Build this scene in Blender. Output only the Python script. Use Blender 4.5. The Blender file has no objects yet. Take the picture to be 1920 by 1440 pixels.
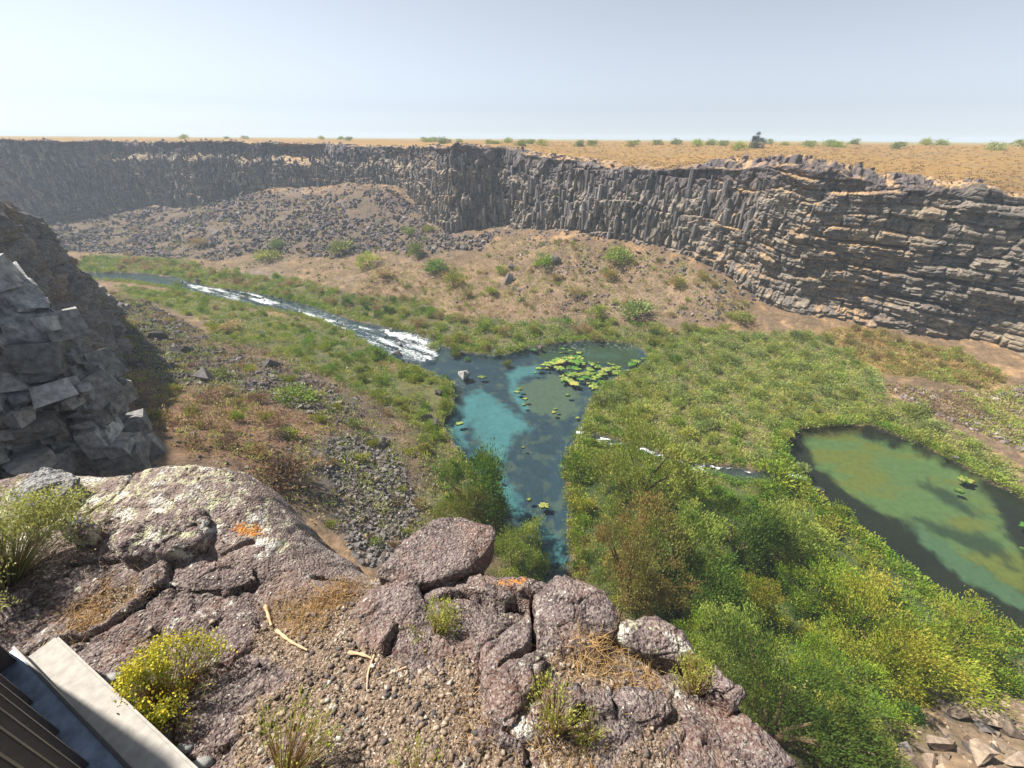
import bpy, bmesh, math, random, time
import numpy as np
from mathutils import Vector, Matrix
T0 = time.time()
rng = np.random.default_rng(7)
random.seed(7)
sc = bpy.context.scene
COL = sc.collection
R = math.radians

# ------------------------------------------------------------------ camera, sky, sun, exposure
FPX = 780.0                                   # focal length in pixels of a 1920 wide picture
PITCH = math.atan(461 / FPX); ROLL = math.atan(13 / 1920.0)
cam_d = bpy.data.cameras.new('camera'); cam = bpy.data.objects.new('camera', cam_d); COL.objects.link(cam)
cam_d.sensor_width = 36.0; cam_d.lens = 36.0 * FPX / 1920.0
cam_d.clip_start = 0.05; cam_d.clip_end = 30000
cam.location = (0, 0, 0)
cam.matrix_world = Matrix.Rotation(math.pi / 2 - PITCH, 4, 'X') @ Matrix.Rotation(ROLL, 4, 'Z')
sc.camera = cam
SUN_EL, SUN_AZ = R(53), R(-70)               # azimuth from +Y towards +X (sun stands to the left)
w = bpy.data.worlds.new('World'); sc.world = w; w.use_nodes = True
nt = w.node_tree; bg = nt.nodes['Background']
sky = nt.nodes.new('ShaderNodeTexSky'); sky.sky_type = 'NISHITA'; sky.sun_disc = False
sky.sun_elevation = SUN_EL; sky.sun_rotation = SUN_AZ
sky.air_density = 1.0; sky.dust_density = 0.6; sky.ozone_density = 2.5; sky.altitude = 900
hsv = nt.nodes.new('ShaderNodeHueSaturation'); hsv.inputs['Saturation'].default_value = 0.13
nt.links.new(sky.outputs[0], hsv.inputs['Color']); tint = nt.nodes.new('ShaderNodeVectorMath'); tint.operation = 'MULTIPLY'; tint.inputs[1].default_value = (0.90, 0.985, 1.10)
nt.links.new(hsv.outputs[0], tint.inputs[0]); nt.links.new(tint.outputs[0], bg.inputs[0])
bg.inputs[1].default_value = 0.065
sl = bpy.data.lights.new('sun', 'SUN'); so = bpy.data.objects.new('sun', sl); COL.objects.link(so)
sl.energy = 5.0; sl.angle = R(1.5); sl.color = (1.0, 0.93, 0.82)
sdir = Vector((math.sin(SUN_AZ) * math.cos(SUN_EL), math.cos(SUN_AZ) * math.cos(SUN_EL), math.sin(SUN_EL)))
so.rotation_euler = sdir.to_track_quat('Z', 'Y').to_euler()
so.location = (0, 0, 40)
vs = sc.view_settings; vs.view_transform = 'Standard'; vs.look = 'None'; vs.gamma = 1; vs.use_curve_mapping = False
vs.exposure = 0.95
cy = sc.cycles
cy.max_bounces = 6; cy.diffuse_bounces = 3; cy.glossy_bounces = 3; cy.transmission_bounces = 4
cy.transparent_max_bounces = 10; cy.volume_bounces = 1; cy.caustics_reflective = False; cy.caustics_refractive = False
cy.sample_clamp_indirect = 6
cy.use_denoising = True

# ------------------------------------------------------------------ helpers: rays, noise, meshes
cp, sp = math.cos(PITCH), math.sin(PITCH)
cr, sr = math.cos(ROLL), math.sin(ROLL)
def ray(px, py):
    a = px - 960.0; b = 720.0 - py
    a, b = a * cr - b * sr, a * sr + b * cr
    return np.array([a, FPX * cp + b * sp, -FPX * sp + b * cp])
def at(px, py, z):
    r = ray(px, py); return r * (z / r[2])
def project(P):
    x, y, z = P
    d = y * cp - z * sp; u = y * sp + z * cp
    a = x / d * FPX; b = u / d * FPX
    a, b = a * cr + b * sr, -a * sr + b * cr
    return 960 + a, 720 - b

def h01(ix, iy, iz, seed=0):
    n = (ix.astype(np.int64) * 374761393 + iy.astype(np.int64) * 668265263 + iz.astype(np.int64) * 1274126177 + seed * 974634777) & 0xffffffff
    n = ((n ^ (n >> 13)) * 1274126177) & 0xffffffff
    n = ((n ^ (n >> 16)) * 2246822519) & 0xffffffff
    n = n ^ (n >> 15)
    return (n & 0xffffff) / float(0x1000000)
def vnoise(x, y, z=None, seed=0):
    x = np.asarray(x, float); y = np.asarray(y, float)
    fx, fy = np.floor(x), np.floor(y); u, v = x - fx, y - fy
    u = u * u * (3 - 2 * u); v = v * v * (3 - 2 * v)
    ix, iy = fx.astype(np.int64), fy.astype(np.int64)
    if z is None:
        iz = np.zeros_like(ix)
        a = h01(ix, iy, iz, seed); b = h01(ix + 1, iy, iz, seed); c = h01(ix, iy + 1, iz, seed); d = h01(ix + 1, iy + 1, iz, seed)
        return (a + (b - a) * u + (c - a) * v + (a - b - c + d) * u * v) * 2 - 1
    z = np.asarray(z, float); fz = np.floor(z); t = z - fz; t = t * t * (3 - 2 * t); iz = fz.astype(np.int64)
    out = []
    for k in (0, 1):
        a = h01(ix, iy, iz + k, seed); b = h01(ix + 1, iy, iz + k, seed); c = h01(ix, iy + 1, iz + k, seed); d = h01(ix + 1, iy + 1, iz + k, seed)
        out.append(a + (b - a) * u + (c - a) * v + (a - b - c + d) * u * v)
    return (out[0] + (out[1] - out[0]) * t) * 2 - 1
def fbm(x, y, z=None, o=4, seed=0, g=0.5):
    s = 0; a = 1.0; n = 0; f = 1.0
    for k in range(o):
        s = s + a * vnoise(np.asarray(x) * f + 17.3 * k, np.asarray(y) * f - 9.1 * k, None if z is None else np.asarray(z) * f + 3.7 * k, seed + k)
        n += a; a *= g; f *= 2.03
    return s / n
def voro(x, y, seed=0, jit=0.9):
    x = np.asarray(x, float); y = np.asarray(y, float)
    ix, iy = np.floor(x).astype(np.int64), np.floor(y).astype(np.int64)
    f1 = np.full(x.shape, 9.0); f2 = np.full(x.shape, 9.0); cid = np.zeros(x.shape); cx = np.zeros(x.shape); cyy = np.zeros(x.shape)
    zz = np.zeros_like(ix)
    for dx in (-1, 0, 1):
        for dy in (-1, 0, 1):
            jx, jy = ix + dx, iy + dy
            qx = jx + 0.5 + jit * (h01(jx, jy, zz, seed) - 0.5); qy = jy + 0.5 + jit * (h01(jx, jy, zz, seed + 51) - 0.5)
            d = np.hypot(x - qx, y - qy)
            m = d < f1
            f2 = np.where(m, f1, np.minimum(f2, d)); f1 = np.where(m, d, f1)
            cid = np.where(m, h01(jx, jy, zz, seed + 99), cid); cx = np.where(m, x - qx, cx); cyy = np.where(m, y - qy, cyy)
    return f1, f2, cid, cx, cyy
def ss(a, b, x):
    t = np.clip((np.asarray(x, float) - a) / (b - a), 0, 1); return t * t * (3 - 2 * t)
def lerp(a, b, t):
    return a + (b - a) * t
def mixc(a, b, t):
    t = np.asarray(t)[..., None]; return np.asarray(a) * (1 - t) + np.asarray(b) * t

def inpoly(x, y, poly):
    P = np.asarray(poly)[:, :2]; x = np.asarray(x, float); y = np.asarray(y, float)
    ins = np.zeros(x.shape, bool); n = len(P)
    for i in range(n):
        x1, y1 = P[i]; x2, y2 = P[(i + 1) % n]
        c = ((y1 > y) != (y2 > y))
        with np.errstate(all='ignore'):
            xi = (x2 - x1) * (y - y1) / (y2 - y1 + 1e-12) + x1
        ins ^= c & (x < xi)
    return ins
def sdist(x, y, poly, closed=True):
    P = np.asarray(poly)[:, :2]; n = len(P); x = np.asarray(x, float); y = np.asarray(y, float)
    d = np.full(x.shape, 1e9)
    for i in range(n if closed else n - 1):
        ax, ay = P[i]; bx, by = P[(i + 1) % n]
        L = (bx - ax) ** 2 + (by - ay) ** 2 + 1e-12
        t = np.clip(((x - ax) * (bx - ax) + (y - ay) * (by - ay)) / L, 0, 1)
        d = np.minimum(d, np.hypot(x - ax - t * (bx - ax), y - ay - t * (by - ay)))
    if closed:
        d = np.where(inpoly(x, y, P), -d, d)
    return d
class TPS:
    def __init__(s, P, lam=0.02):
        P = np.asarray(P, float); s.c = P[:, :2]; n = len(P); s.sc = 1.0
        K = s.k(s.c); K += np.eye(n) * lam * np.abs(K).mean()
        A = np.zeros((n + 3, n + 3)); A[:n, :n] = K; A[:n, n] = 1; A[:n, n + 1:] = s.c; A[n, :n] = 1; A[n + 1:, :n] = s.c.T
        s.w = np.linalg.solve(A, np.concatenate([P[:, 2], np.zeros(3)]))
    def k(s, Q):
        d2 = (Q[:, None, 0] - s.c[None, :, 0]) ** 2 + (Q[:, None, 1] - s.c[None, :, 1]) ** 2
        return 0.5 * d2 * np.log(d2 + 1e-9)
    def __call__(s, x, y):
        x = np.asarray(x, float); y = np.asarray(y, float); sh = x.shape; Q = np.stack([x.ravel(), y.ravel()], 1); n = len(s.c)
        out = np.empty(len(Q))
        for i in range(0, len(Q), 40000):
            q = Q[i:i + 40000]; out[i:i + 40000] = s.k(q) @ s.w[:n] + s.w[n] + q @ s.w[n + 1:]
        return out.reshape(sh)

def mesh_np(name, V, Fc, col=None, smooth=True, attrs=None):
    V = np.ascontiguousarray(V, np.float32).reshape(-1, 3); Fc = np.ascontiguousarray(Fc, np.int32)
    me = bpy.data.meshes.new(name); nf, k = Fc.shape
    me.vertices.add(len(V)); me.vertices.foreach_set('co', V.ravel())
    me.loops.add(nf * k); me.loops.foreach_set('vertex_index', Fc.ravel())
    me.polygons.add(nf); me.polygons.foreach_set('loop_start', np.arange(nf, dtype=np.int32) * k)
    me.update(calc_edges=True)
    me.polygons.foreach_set('use_smooth', np.full(nf, bool(smooth)))
    if col is not None:
        a = me.color_attributes.new('col', 'FLOAT_COLOR', 'POINT')
        c = np.ones((len(V), 4), np.float32); c[:, :3] = np.asarray(col).reshape(-1, 3); a.data.foreach_set('color', c.ravel())
    for kx, v in (attrs or {}).items():
        a = me.attributes.new(kx, 'FLOAT', 'POINT'); a.data.foreach_set('value', np.ascontiguousarray(v, np.float32).ravel())
    me.update(); return me
def gridfaces(nu, nv, wrap=False):
    i = np.arange(nu - (0 if wrap else 1))[:, None]; j = np.arange(nv - 1)[None]
    a = i * nv + j; b = ((i + 1) % nu) * nv + j
    return np.stack([a, b, b + 1, a + 1], -1).reshape(-1, 4)
def link(name, me, mat=None, parent=None, label=None, cat=None, group=None, kind=None, loc=None):
    o = bpy.data.objects.new(name, me); COL.objects.link(o)
    if mat is not None and me is not None and len(me.materials) == 0: me.materials.append(mat)
    if parent is not None: o.parent = parent
    if loc is not None: o.location = loc
    if label: o['label'] = label
    if cat: o['category'] = cat
    if group: o['group'] = group
    if kind: o['kind'] = kind
    return o
def newell_normals(V, nu, nv):
    G = V.reshape(nu, nv, 3); du = np.gradient(G, axis=0); dv = np.gradient(G, axis=1)
    n = np.cross(du, dv); n /= np.linalg.norm(n, axis=-1, keepdims=True) + 1e-12
    return n

# ------------------------------------------------------------------ materials
def new_mat(name):
    m = bpy.data.materials.new(name); m.use_nodes = True; t = m.node_tree
    return m, t, t.nodes, t.links, t.nodes['Principled BSDF']
def attr_mat(name, rough=0.9, nscale=3.0, namt=0.35, bump=0.3, bscale=8.0, bdist=0.05, spec=0.25, objrand=0.0, calm=None):
    m, t, N, L, B = new_mat(name)
    B.inputs['Roughness'].default_value = rough; B.inputs['Specular IOR Level'].default_value = spec
    a = N.new('ShaderNodeAttribute'); a.attribute_name = 'col'
    tc = N.new('ShaderNodeNewGeometry'); no = N.new('ShaderNodeTexNoise'); no.inputs['Scale'].default_value = nscale; no.inputs['Detail'].default_value = 6; no.inputs['Roughness'].default_value = 0.65
    L.new(tc.outputs['Position'], no.inputs['Vector'])
    mr = N.new('ShaderNodeMapRange'); mr.inputs[1].default_value = 0.3; mr.inputs[2].default_value = 0.7; mr.inputs[3].default_value = 1 - namt; mr.inputs[4].default_value = 1 + namt
    L.new(no.outputs[0], mr.inputs[0])
    val = mr.outputs[0]; dry = None
    if calm:
        ca = N.new('ShaderNodeAttribute'); ca.attribute_name = calm; dr_ = N.new('ShaderNodeMapRange'); dr_.inputs[3].default_value = 1; dr_.inputs[4].default_value = .45; L.new(ca.outputs['Fac'], dr_.inputs[0]); dry = dr_.outputs[0]
        cm = N.new('ShaderNodeMix'); cm.data_type = 'FLOAT'; cm.inputs[2].default_value = 1.0; L.new(dry, cm.inputs[0]); L.new(val, cm.inputs[3]); val = cm.outputs[0]
    if objrand:
        oi = N.new('ShaderNodeObjectInfo'); m2 = N.new('ShaderNodeMapRange'); m2.inputs[3].default_value = 1 - objrand; m2.inputs[4].default_value = 1 + objrand
        L.new(oi.outputs['Random'], m2.inputs[0]); mm = N.new('ShaderNodeMath'); mm.operation = 'MULTIPLY'
        L.new(val, mm.inputs[0]); L.new(m2.outputs[0], mm.inputs[1]); val = mm.outputs[0]
    mx = N.new('ShaderNodeVectorMath'); mx.operation = 'SCALE'
    L.new(a.outputs['Color'], mx.inputs[0]); L.new(val, mx.inputs['Scale']); L.new(mx.outputs[0], B.inputs['Base Color'])
    if bump:
        b2 = N.new('ShaderNodeTexNoise'); b2.inputs['Scale'].default_value = bscale; b2.inputs['Detail'].default_value = 5
        L.new(tc.outputs['Position'], b2.inputs['Vector'])
        bp = N.new('ShaderNodeBump'); bp.inputs['Strength'].default_value = bump; bp.inputs['Distance'].default_value = bdist
        if dry: st_ = N.new('ShaderNodeMath'); st_.operation = 'MULTIPLY'; st_.inputs[1].default_value = bump; L.new(dry, st_.inputs[0]); L.new(st_.outputs[0], bp.inputs['Strength'])
        L.new(b2.outputs[0], bp.inputs['Height']); L.new(bp.outputs[0], B.inputs['Normal'])
    return m
def leaf_mat(name, trans=0.3, objrand=0.22, hue=0.02):
    m, t, N, L, B = new_mat(name)
    a = N.new('ShaderNodeAttribute'); a.attribute_name = 'col'
    oi = N.new('ShaderNodeObjectInfo'); m2 = N.new('ShaderNodeMapRange'); m2.inputs[3].default_value = 1 - objrand; m2.inputs[4].default_value = 1 + objrand
    L.new(oi.outputs['Random'], m2.inputs[0])
    m3 = N.new('ShaderNodeMapRange'); m3.inputs[3].default_value = 0.5 - hue; m3.inputs[4].default_value = 0.5 + hue
    fr = N.new('ShaderNodeMath'); fr.operation = 'MULTIPLY'; fr.inputs[1].default_value = 7.31; fr2 = N.new('ShaderNodeMath'); fr2.operation = 'FRACT'
    L.new(oi.outputs['Random'], fr.inputs[0]); L.new(fr.outputs[0], fr2.inputs[0]); L.new(fr2.outputs[0], m3.inputs[0])
    hs = N.new('ShaderNodeHueSaturation'); L.new(m3.outputs[0], hs.inputs['Hue']); L.new(m2.outputs[0], hs.inputs['Value']); L.new(a.outputs['Color'], hs.inputs['Color'])
    L.new(hs.outputs[0], B.inputs['Base Color']); B.inputs['Roughness'].default_value = 0.6; B.inputs['Specular IOR Level'].default_value = 0.25
    tr = N.new('ShaderNodeBsdfTranslucent'); L.new(hs.outputs[0], tr.inputs['Color'])
    mx = N.new('ShaderNodeMixShader'); mx.inputs[0].default_value = trans
    L.new(B.outputs[0], mx.inputs[1]); L.new(tr.outputs[0], mx.inputs[2])
    L.new(mx.outputs[0], N['Material Output'].inputs['Surface'])
    return m
def plain_mat(name, c, rough=0.7, metal=0.0, spec=0.3, nscale=20, namt=0.2, bump=0.2, bdist=0.01):
    m, t, N, L, B = new_mat(name)
    B.inputs['Roughness'].default_value = rough; B.inputs['Metallic'].default_value = metal; B.inputs['Specular IOR Level'].default_value = spec
    tc = N.new('ShaderNodeTexCoord'); no = N.new('ShaderNodeTexNoise'); no.inputs['Scale'].default_value = nscale; no.inputs['Detail'].default_value = 6
    L.new(tc.outputs['Object'], no.inputs['Vector'])
    rp = N.new('ShaderNodeValToRGB'); rp.color_ramp.elements[0].position = 0.3; rp.color_ramp.elements[1].position = 0.7
    rp.color_ramp.elements[0].color = (*[v * (1 - namt) for v in c], 1); rp.color_ramp.elements[1].color = (*[min(1, v * (1 + namt)) for v in c], 1)
    L.new(no.outputs[0], rp.inputs[0]); L.new(rp.outputs[0], B.inputs['Base Color'])
    bp = N.new('ShaderNodeBump'); bp.inputs['Strength'].default_value = bump; bp.inputs['Distance'].default_value = bdist
    L.new(no.outputs[0], bp.inputs['Height']); L.new(bp.outputs[0], B.inputs['Normal'])
    return m
M_floor = attr_mat('dry_earth', 0.95, 1.3, 0.4, 0.6, 2.5, 0.25, calm='wet')
M_cliff = attr_mat('basalt', 0.85, 1.6, 0.55, 0.35, 5.0, 0.08)
M_near = attr_mat('basalt_near', 0.85, 3.5, 0.55, 0.5, 12.0, 0.04)
M_plateau = attr_mat('dry_grassland', 0.95, 0.6, 0.4, 0.3, 1.5, 0.3)
M_stone = attr_mat('scree_stone', 0.9, 3.0, 0.5, 0.5, 9, 0.05, objrand=0.35)
M_leaf = leaf_mat('leaves')
M_leaf_far = leaf_mat('sage_leaves', 0.15, 0.18, 0.012)
M_stem = plain_mat('woody_stem', (0.16, 0.11, 0.07), 0.9)

# ------------------------------------------------------------------ canyon floor: control heights
def zw_river(y):                              # the river drops towards the far left
    return -40.0 - 3.2 * ss(80, 150, y)
def at_river(px, py):
    z = -40.0
    for _ in range(12): z = float(zw_river(at(px, py, z)[1]))
    return at(px, py, z)
ZP = -38.9                                    # right hand pond
RIVER = [at_river(*p) for p in [(60, 516), (140, 511), (250, 512), (330, 520), (400, 540), (470, 548), (530, 560), (600, 580), (660, 602), (740, 618), (800, 630), (835, 652), (880, 664), (940, 668),
    (985, 655), (1040, 645), (1110, 640), (1185, 645), (1215, 665), (1215, 690), (1170, 702), (1130, 722), (1108, 750), (1097, 780), (1095, 806), (1080, 828), (1060, 855), (1058, 900), (1068, 950), (1064, 1000), (1068, 1050), (1060, 1100),
    (1000, 1100), (960, 1040), (942, 990), (930, 945), (905, 900), (868, 862), (842, 820), (826, 792), (850, 768), (848, 722), (800, 702), (752, 684), (700, 655), (655, 625), (600, 602), (540, 588), (470, 575), (400, 560), (330, 541), (250, 530), (170, 524), (60, 528)]]
POND = [at(px, py, ZP) for px, py in [(1468, 832), (1480, 812), (1500, 802), (1580, 796), (1640, 801), (1720, 832), (1800, 872), (1850, 902), (1920, 937), (2050, 1000), (2200, 1080), (2200, 1380), (1920, 1200), (1850, 1162), (1760, 1122), (1690, 1062), (1640, 1022), (1590, 987), (1560, 962), (1530, 932), (1500, 902), (1480, 872)]]
STREAM_C = [np.array(p) for p in [at(1490, 885, -38.95), at(1430, 897, -39.1), at(1380, 890, -39.3), at(1320, 880, -39.5), at(1260, 866, -39.7), at(1200, 845, -39.85), at(1140, 828, -39.95), at(1085, 815, -40.0)]]
STREAM_W = [1.6, 1.3, 1.5, 1.2, 1.0, 1.0, 1.0, 1.6]
def ribbon(C, W):
    C = np.array(C); t = np.gradient(C[:, :2], axis=0); t /= np.linalg.norm(t, axis=1, keepdims=True); n = np.stack([-t[:, 1], t[:, 0]], 1)
    W = np.array(W)[:, None]
    return np.concatenate([C[:, :2] + n * W, (C[:, :2] - n * W)[::-1]])
STREAM = ribbon(STREAM_C, STREAM_W)
CTRL_PX = [
 # left bank and near scree
 (300, 560, -42.0), (450, 610, -40.5), (600, 660, -39.3), (750, 740, -38.6), (820, 830, -38.9), (200, 560, -40.5), (170, 600, -36), (250, 620, -36), (300, 700, -32), (400, 800, -28), (350, 640, -37), (450, 700, -35), (550, 760, -33.5),
 (700, 800, -36), (650, 950, -33.5), (750, 1000, -35.5), (850, 1000, -38), (560, 880, -30.5), (120, 560, -36), (60, 600, -30), (500, 640, -38.5), (820, 900, -38.3), (340, 850, -24),
 # right thicket and banks
 (1300, 760, -38.5), (1450, 700, -37.8), (1300, 660, -38.3), (1200, 600, -37.5), (1400, 600, -36), (1550, 640, -37), (1700, 690, -36.8), (1850, 760, -36.5), (1900, 850, -37.8), (1650, 760, -38), (1780, 800, -37.6), (2050, 800, -37),
 (1200, 900, -39.2), (1400, 1000, -38.6), (1600, 1100, -38.2), (1300, 1150, -37.8), (1750, 1250, -36.6), (1500, 1300, -35.5), (1900, 1300, -35.2), (1850, 1400, -31), (1150, 1000, -39.2), (1700, 1400, -32), (1920, 1440, -29), (2100, 1500, -29),
 # far slopes
 (650, 560, -39.8), (700, 520, -38.5), (850, 560, -38.5), (950, 560, -38), (1000, 600, -38.6), (900, 490, -34.6), (760, 470, -34), (850, 447, -30.5), (960, 440, -28), (1100, 455, -26.2), (1200, 470, -26.5), (1300, 495, -27.8), (1350, 540, -31.5), (1400, 570, -34), (1440, 605, -37),
 (600, 500, -39.6), (450, 490, -41.0), (300, 485, -42.6), (150, 488, -43), (200, 440, -40.5), (350, 420, -37), (480, 366, -25), (600, 372, -25), (730, 360, -20), (780, 400, -27.5), (250, 395, -34), (130, 415, -37), (0, 430, -38.5), (600, 430, -33), (450, 430, -36), (700, 420, -31), (-150, 440, -40),
 (1100, 520, -33.2), (1200, 540, -34), (1050, 480, -29.5)]
CTRL = [at(*p) for p in CTRL_PX] + [np.array(p, float) for p in [(0, 14, -33), (-12, 16, -29), (12, 8, -32), (30, 2, -29), (50, 5, -33), (0, 6, -31), (-25, 12, -25), (-40, 25, -24), (-60, 45, -28), (60, 20, -38.5), (75, 30, -37.5), (-95, 70, -33), (-150, 110, -38),
    (-120, 110, -38), (-200, 140, -42), (-260, 190, -42), (110, 60, -37), (120, 40, -37)]]
FLOOR = TPS(CTRL, 0.002)
def floor_z(x, y, fine=True):
    z = FLOOR(x, y)
    far = np.clip(np.hypot(x, y) / 60, 0.35, 3)
    z = z + fbm(np.asarray(x) / 9, np.asarray(y) / 9, o=3, seed=3) * 0.8 * np.clip(far, .5, 1.3)
    if fine: z = z + fbm(np.asarray(x) / 1.6, np.asarray(y) / 1.6, o=3, seed=8) * 0.22
    zs_ = np.clip(-38.95 - (1.05) * ss(40, 11, x), -40, -38.9); zr = zw_river(y)
    dr, dp, dst = sdist(x, y, RIVER), sdist(x, y, POND), sdist(x, y, STREAM)
    dm = np.minimum(np.minimum(dr, dp), dst)
    zn = np.where(dr <= dm, zr, np.where(dp <= dm, ZP, zs_)); bank = zn + .3
    land = lerp(bank, np.maximum(z, bank), ss(0.0, 7.0, dm))
    dep = .25 + np.where((dr <= dm) | (dp <= dm), .85, .3) * ss(0, 2.2, -dm)
    return np.where(dm > 0, land, lerp(bank, zn - dep, ss(0, .6, -dm)))
def cast(px, py, off=0.0):
    r = ray(px, py); k = np.geomspace(0.018, 0.75, 500)
    P = r[None] * k[:, None]
    g = floor_z(P[:, 0], P[:, 1], False) + off
    b = np.where(P[:, 2] < g)[0]
    i = max(1, b[0]) if len(b) else 499
    d0 = P[i - 1, 2] - g[i - 1]; d1 = P[i, 2] - g[i]; t = d0 / (d0 - d1 + 1e-9)
    q = P[i - 1] * (1 - t) + P[i] * t
    return np.array([q[0], q[1], float(floor_z(q[:1], q[1:2], False)[0])])
def fz1(x, y): return float(floor_z(np.array([x]), np.array([y]))[0])
def wpoly(pts): return np.array([cast(*p)[:2] for p in pts])

Z_LEFT = wpoly([(215, 535), (330, 548), (470, 582), (600, 610), (655, 635), (740, 692), (842, 712), (842, 768), (806, 790), (835, 835), (865, 875), (900, 915), (925, 960), (985, 1060), (900, 1010), (800, 980), (800, 900), (770, 800), (690, 745), (600, 700), (500, 655), (400, 640), (380, 600), (250, 562)])
Z_FAR = wpoly([(140, 508), (140, 490), (200, 480), (330, 487), (420, 512), (560, 522), (650, 555), (760, 560), (850, 592), (1000, 600), (1120, 598), (1250, 610), (1280, 640), (1216, 662), (1185, 643), (1110, 638), (1040, 642), (985, 652), (940, 665), (880, 660), (835, 648), (740, 615), (600, 577), (470, 545), (330, 517), (250, 509)])
Z_MEAD = wpoly([(1216, 664), (1280, 618), (1500, 622), (1560, 640), (1650, 705), (1660, 742), (1780, 805), (1920, 880), (1920, 932), (1800, 868), (1720, 828), (1640, 797), (1580, 792), (1480, 806), (1465, 832), (1478, 868), (1400, 868), (1280, 858), (1160, 822), (1100, 795), (1110, 750), (1172, 704), (1215, 690)])
Z_ORANGE = wpoly([(1550, 622), (1620, 615), (1700, 640), (1800, 660), (1860, 690), (1885, 715), (1840, 728), (1740, 712), (1650, 700), (1580, 660)])
Z_NEAR = wpoly([(1062, 860), (1085, 835), (1170, 838), (1300, 890), (1420, 915), (1500, 908), (1590, 992), (1690, 1068), (1760, 1128), (1850, 1168), (1920, 1206), (1930, 1290), (1820, 1300), (1730, 1320), (1690, 1400), (1600, 1440), (1480, 1430), (1350, 1300), (1250, 1210), (1130, 1130), (1072, 1050), (1070, 960)])
Z_SCREE1 = wpoly([(560, 850), (640, 815), (700, 800), (760, 850), (790, 960), (780, 1060), (680, 1060), (600, 960)])
Z_SCREE2 = wpoly([(130, 560), (250, 560), (380, 620), (400, 650), (520, 680), (620, 720), (700, 770), (640, 800), (480, 740), (330, 720), (230, 690)])
Z_TALUS = wpoly([(-60, 455), (60, 418), (130, 410), (250, 391), (400, 377), (480, 363), (600, 367), (730, 356), (782, 388), (806, 424), (850, 444), (930, 438), (900, 470), (760, 480), (700, 472), (640, 485), (520, 475), (400, 490), (200, 475)])
Z_TALUS2 = wpoly([(920, 450), (1100, 460), (1280, 490), (1380, 550), (1420, 600), (1330, 600), (1180, 590), (1010, 590), (960, 560), (930, 500)])
Z_SLOPE = wpoly([(110, 555), (220, 545), (400, 630), (600, 690), (790, 795), (840, 900), (860, 985), (800, 1060), (560, 960), (340, 850), (200, 690)])
Z_FSLOPE = wpoly([(-150, 475), (140, 485), (420, 505), (560, 515), (650, 550), (1000, 598), (1280, 608), (1430, 605), (1300, 497), (1100, 458), (960, 443), (850, 450), (780, 400), (730, 364), (480, 366), (250, 394), (120, 412), (-150, 430)])
Z_BOULD = wpoly([(1720, 1320), (1820, 1305), (1930, 1300), (2050, 1440), (1650, 1460), (1690, 1400)])
Z_RSCREE = wpoly([(1650, 720), (1760, 735), (1860, 735), (1930, 720), (1950, 860), (1830, 810), (1720, 765)])
Z_SAND = wpoly([(660, 560), (690, 500), (800, 490), (900, 500), (960, 560), (1000, 600), (850, 590), (760, 558)])
Z_RED = wpoly([(190, 680), (330, 730), (480, 750), (640, 800), (560, 840), (480, 900), (340, 850), (250, 760)])

# floor mesh on a polar grid (finer near the viewer, real ground everywhere)
NT, NR = 640, 600
th = np.radians(np.linspace(-66, 84, NT)); rr = np.geomspace(7, 420, NR)
TH, RR = np.meshgrid(th, rr, indexing='ij')
X = RR * np.sin(TH); Y = RR * np.cos(TH)
Zf = floor_z(X, Y)
def zmask(poly, soft=2.0, wob=1.5, seed=1):
    d = sdist(X, Y, poly) + fbm(X / 3.5, Y / 3.5, o=3, seed=seed) * wob
    return ss(soft, -soft, d)
n1 = fbm(X / 12, Y / 12, o=4, seed=21) * .5 + .5; n2 = fbm(X / 2.5, Y / 2.5, o=4, seed=22) * .5 + .5; n3 = fbm(X / 30, Y / 30, o=3, seed=23) * .5 + .5
c = mixc((0.17, 0.112, 0.062), (0.115, 0.084, 0.06), n1)
c = mixc(c, (0.34, 0.21, 0.11), ss(.5, .8, n2) * .6)
c = mixc(c, (0.13, 0.115, 0.11), ss(.55, .75, n3) * .5)
for P_, col_, k_ in ((Z_SAND, (0.215, 0.145, 0.095), .85), (Z_FSLOPE, (0.165, 0.115, 0.07), .5), (Z_SLOPE, (0.105, 0.075, 0.055), .75), (Z_RED, (0.18, 0.095, 0.055), .6), (Z_SCREE1, (0.10, 0.088, 0.08), .9), (Z_SCREE2, (0.085, 0.068, 0.06), .85), (Z_TALUS, (0.115, 0.085, 0.068), .9), (Z_TALUS2, (0.22, 0.155, 0.105), .6),
                     (Z_RSCREE, (0.20, 0.135, 0.09), .8), (Z_BOULD, (0.17, 0.125, 0.085), .8),
                     (Z_LEFT, (0.075, 0.085, 0.03), .85), (Z_FAR, (0.085, 0.085, 0.035), .85), (Z_MEAD, (0.12, 0.11, 0.045), .9), (Z_ORANGE, (0.20, 0.13, 0.05), .9), (Z_NEAR, (0.05, 0.07, 0.02), .95)):
    c = mixc(c, col_, zmask(P_) * k_)
c = c * (.62 + .76 * (fbm(X / 4.5, Y / 4.5, o=5, seed=24, g=.62) * .5 + .5) + .12 * ss(.55, .7, n2))[..., None]
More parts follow.
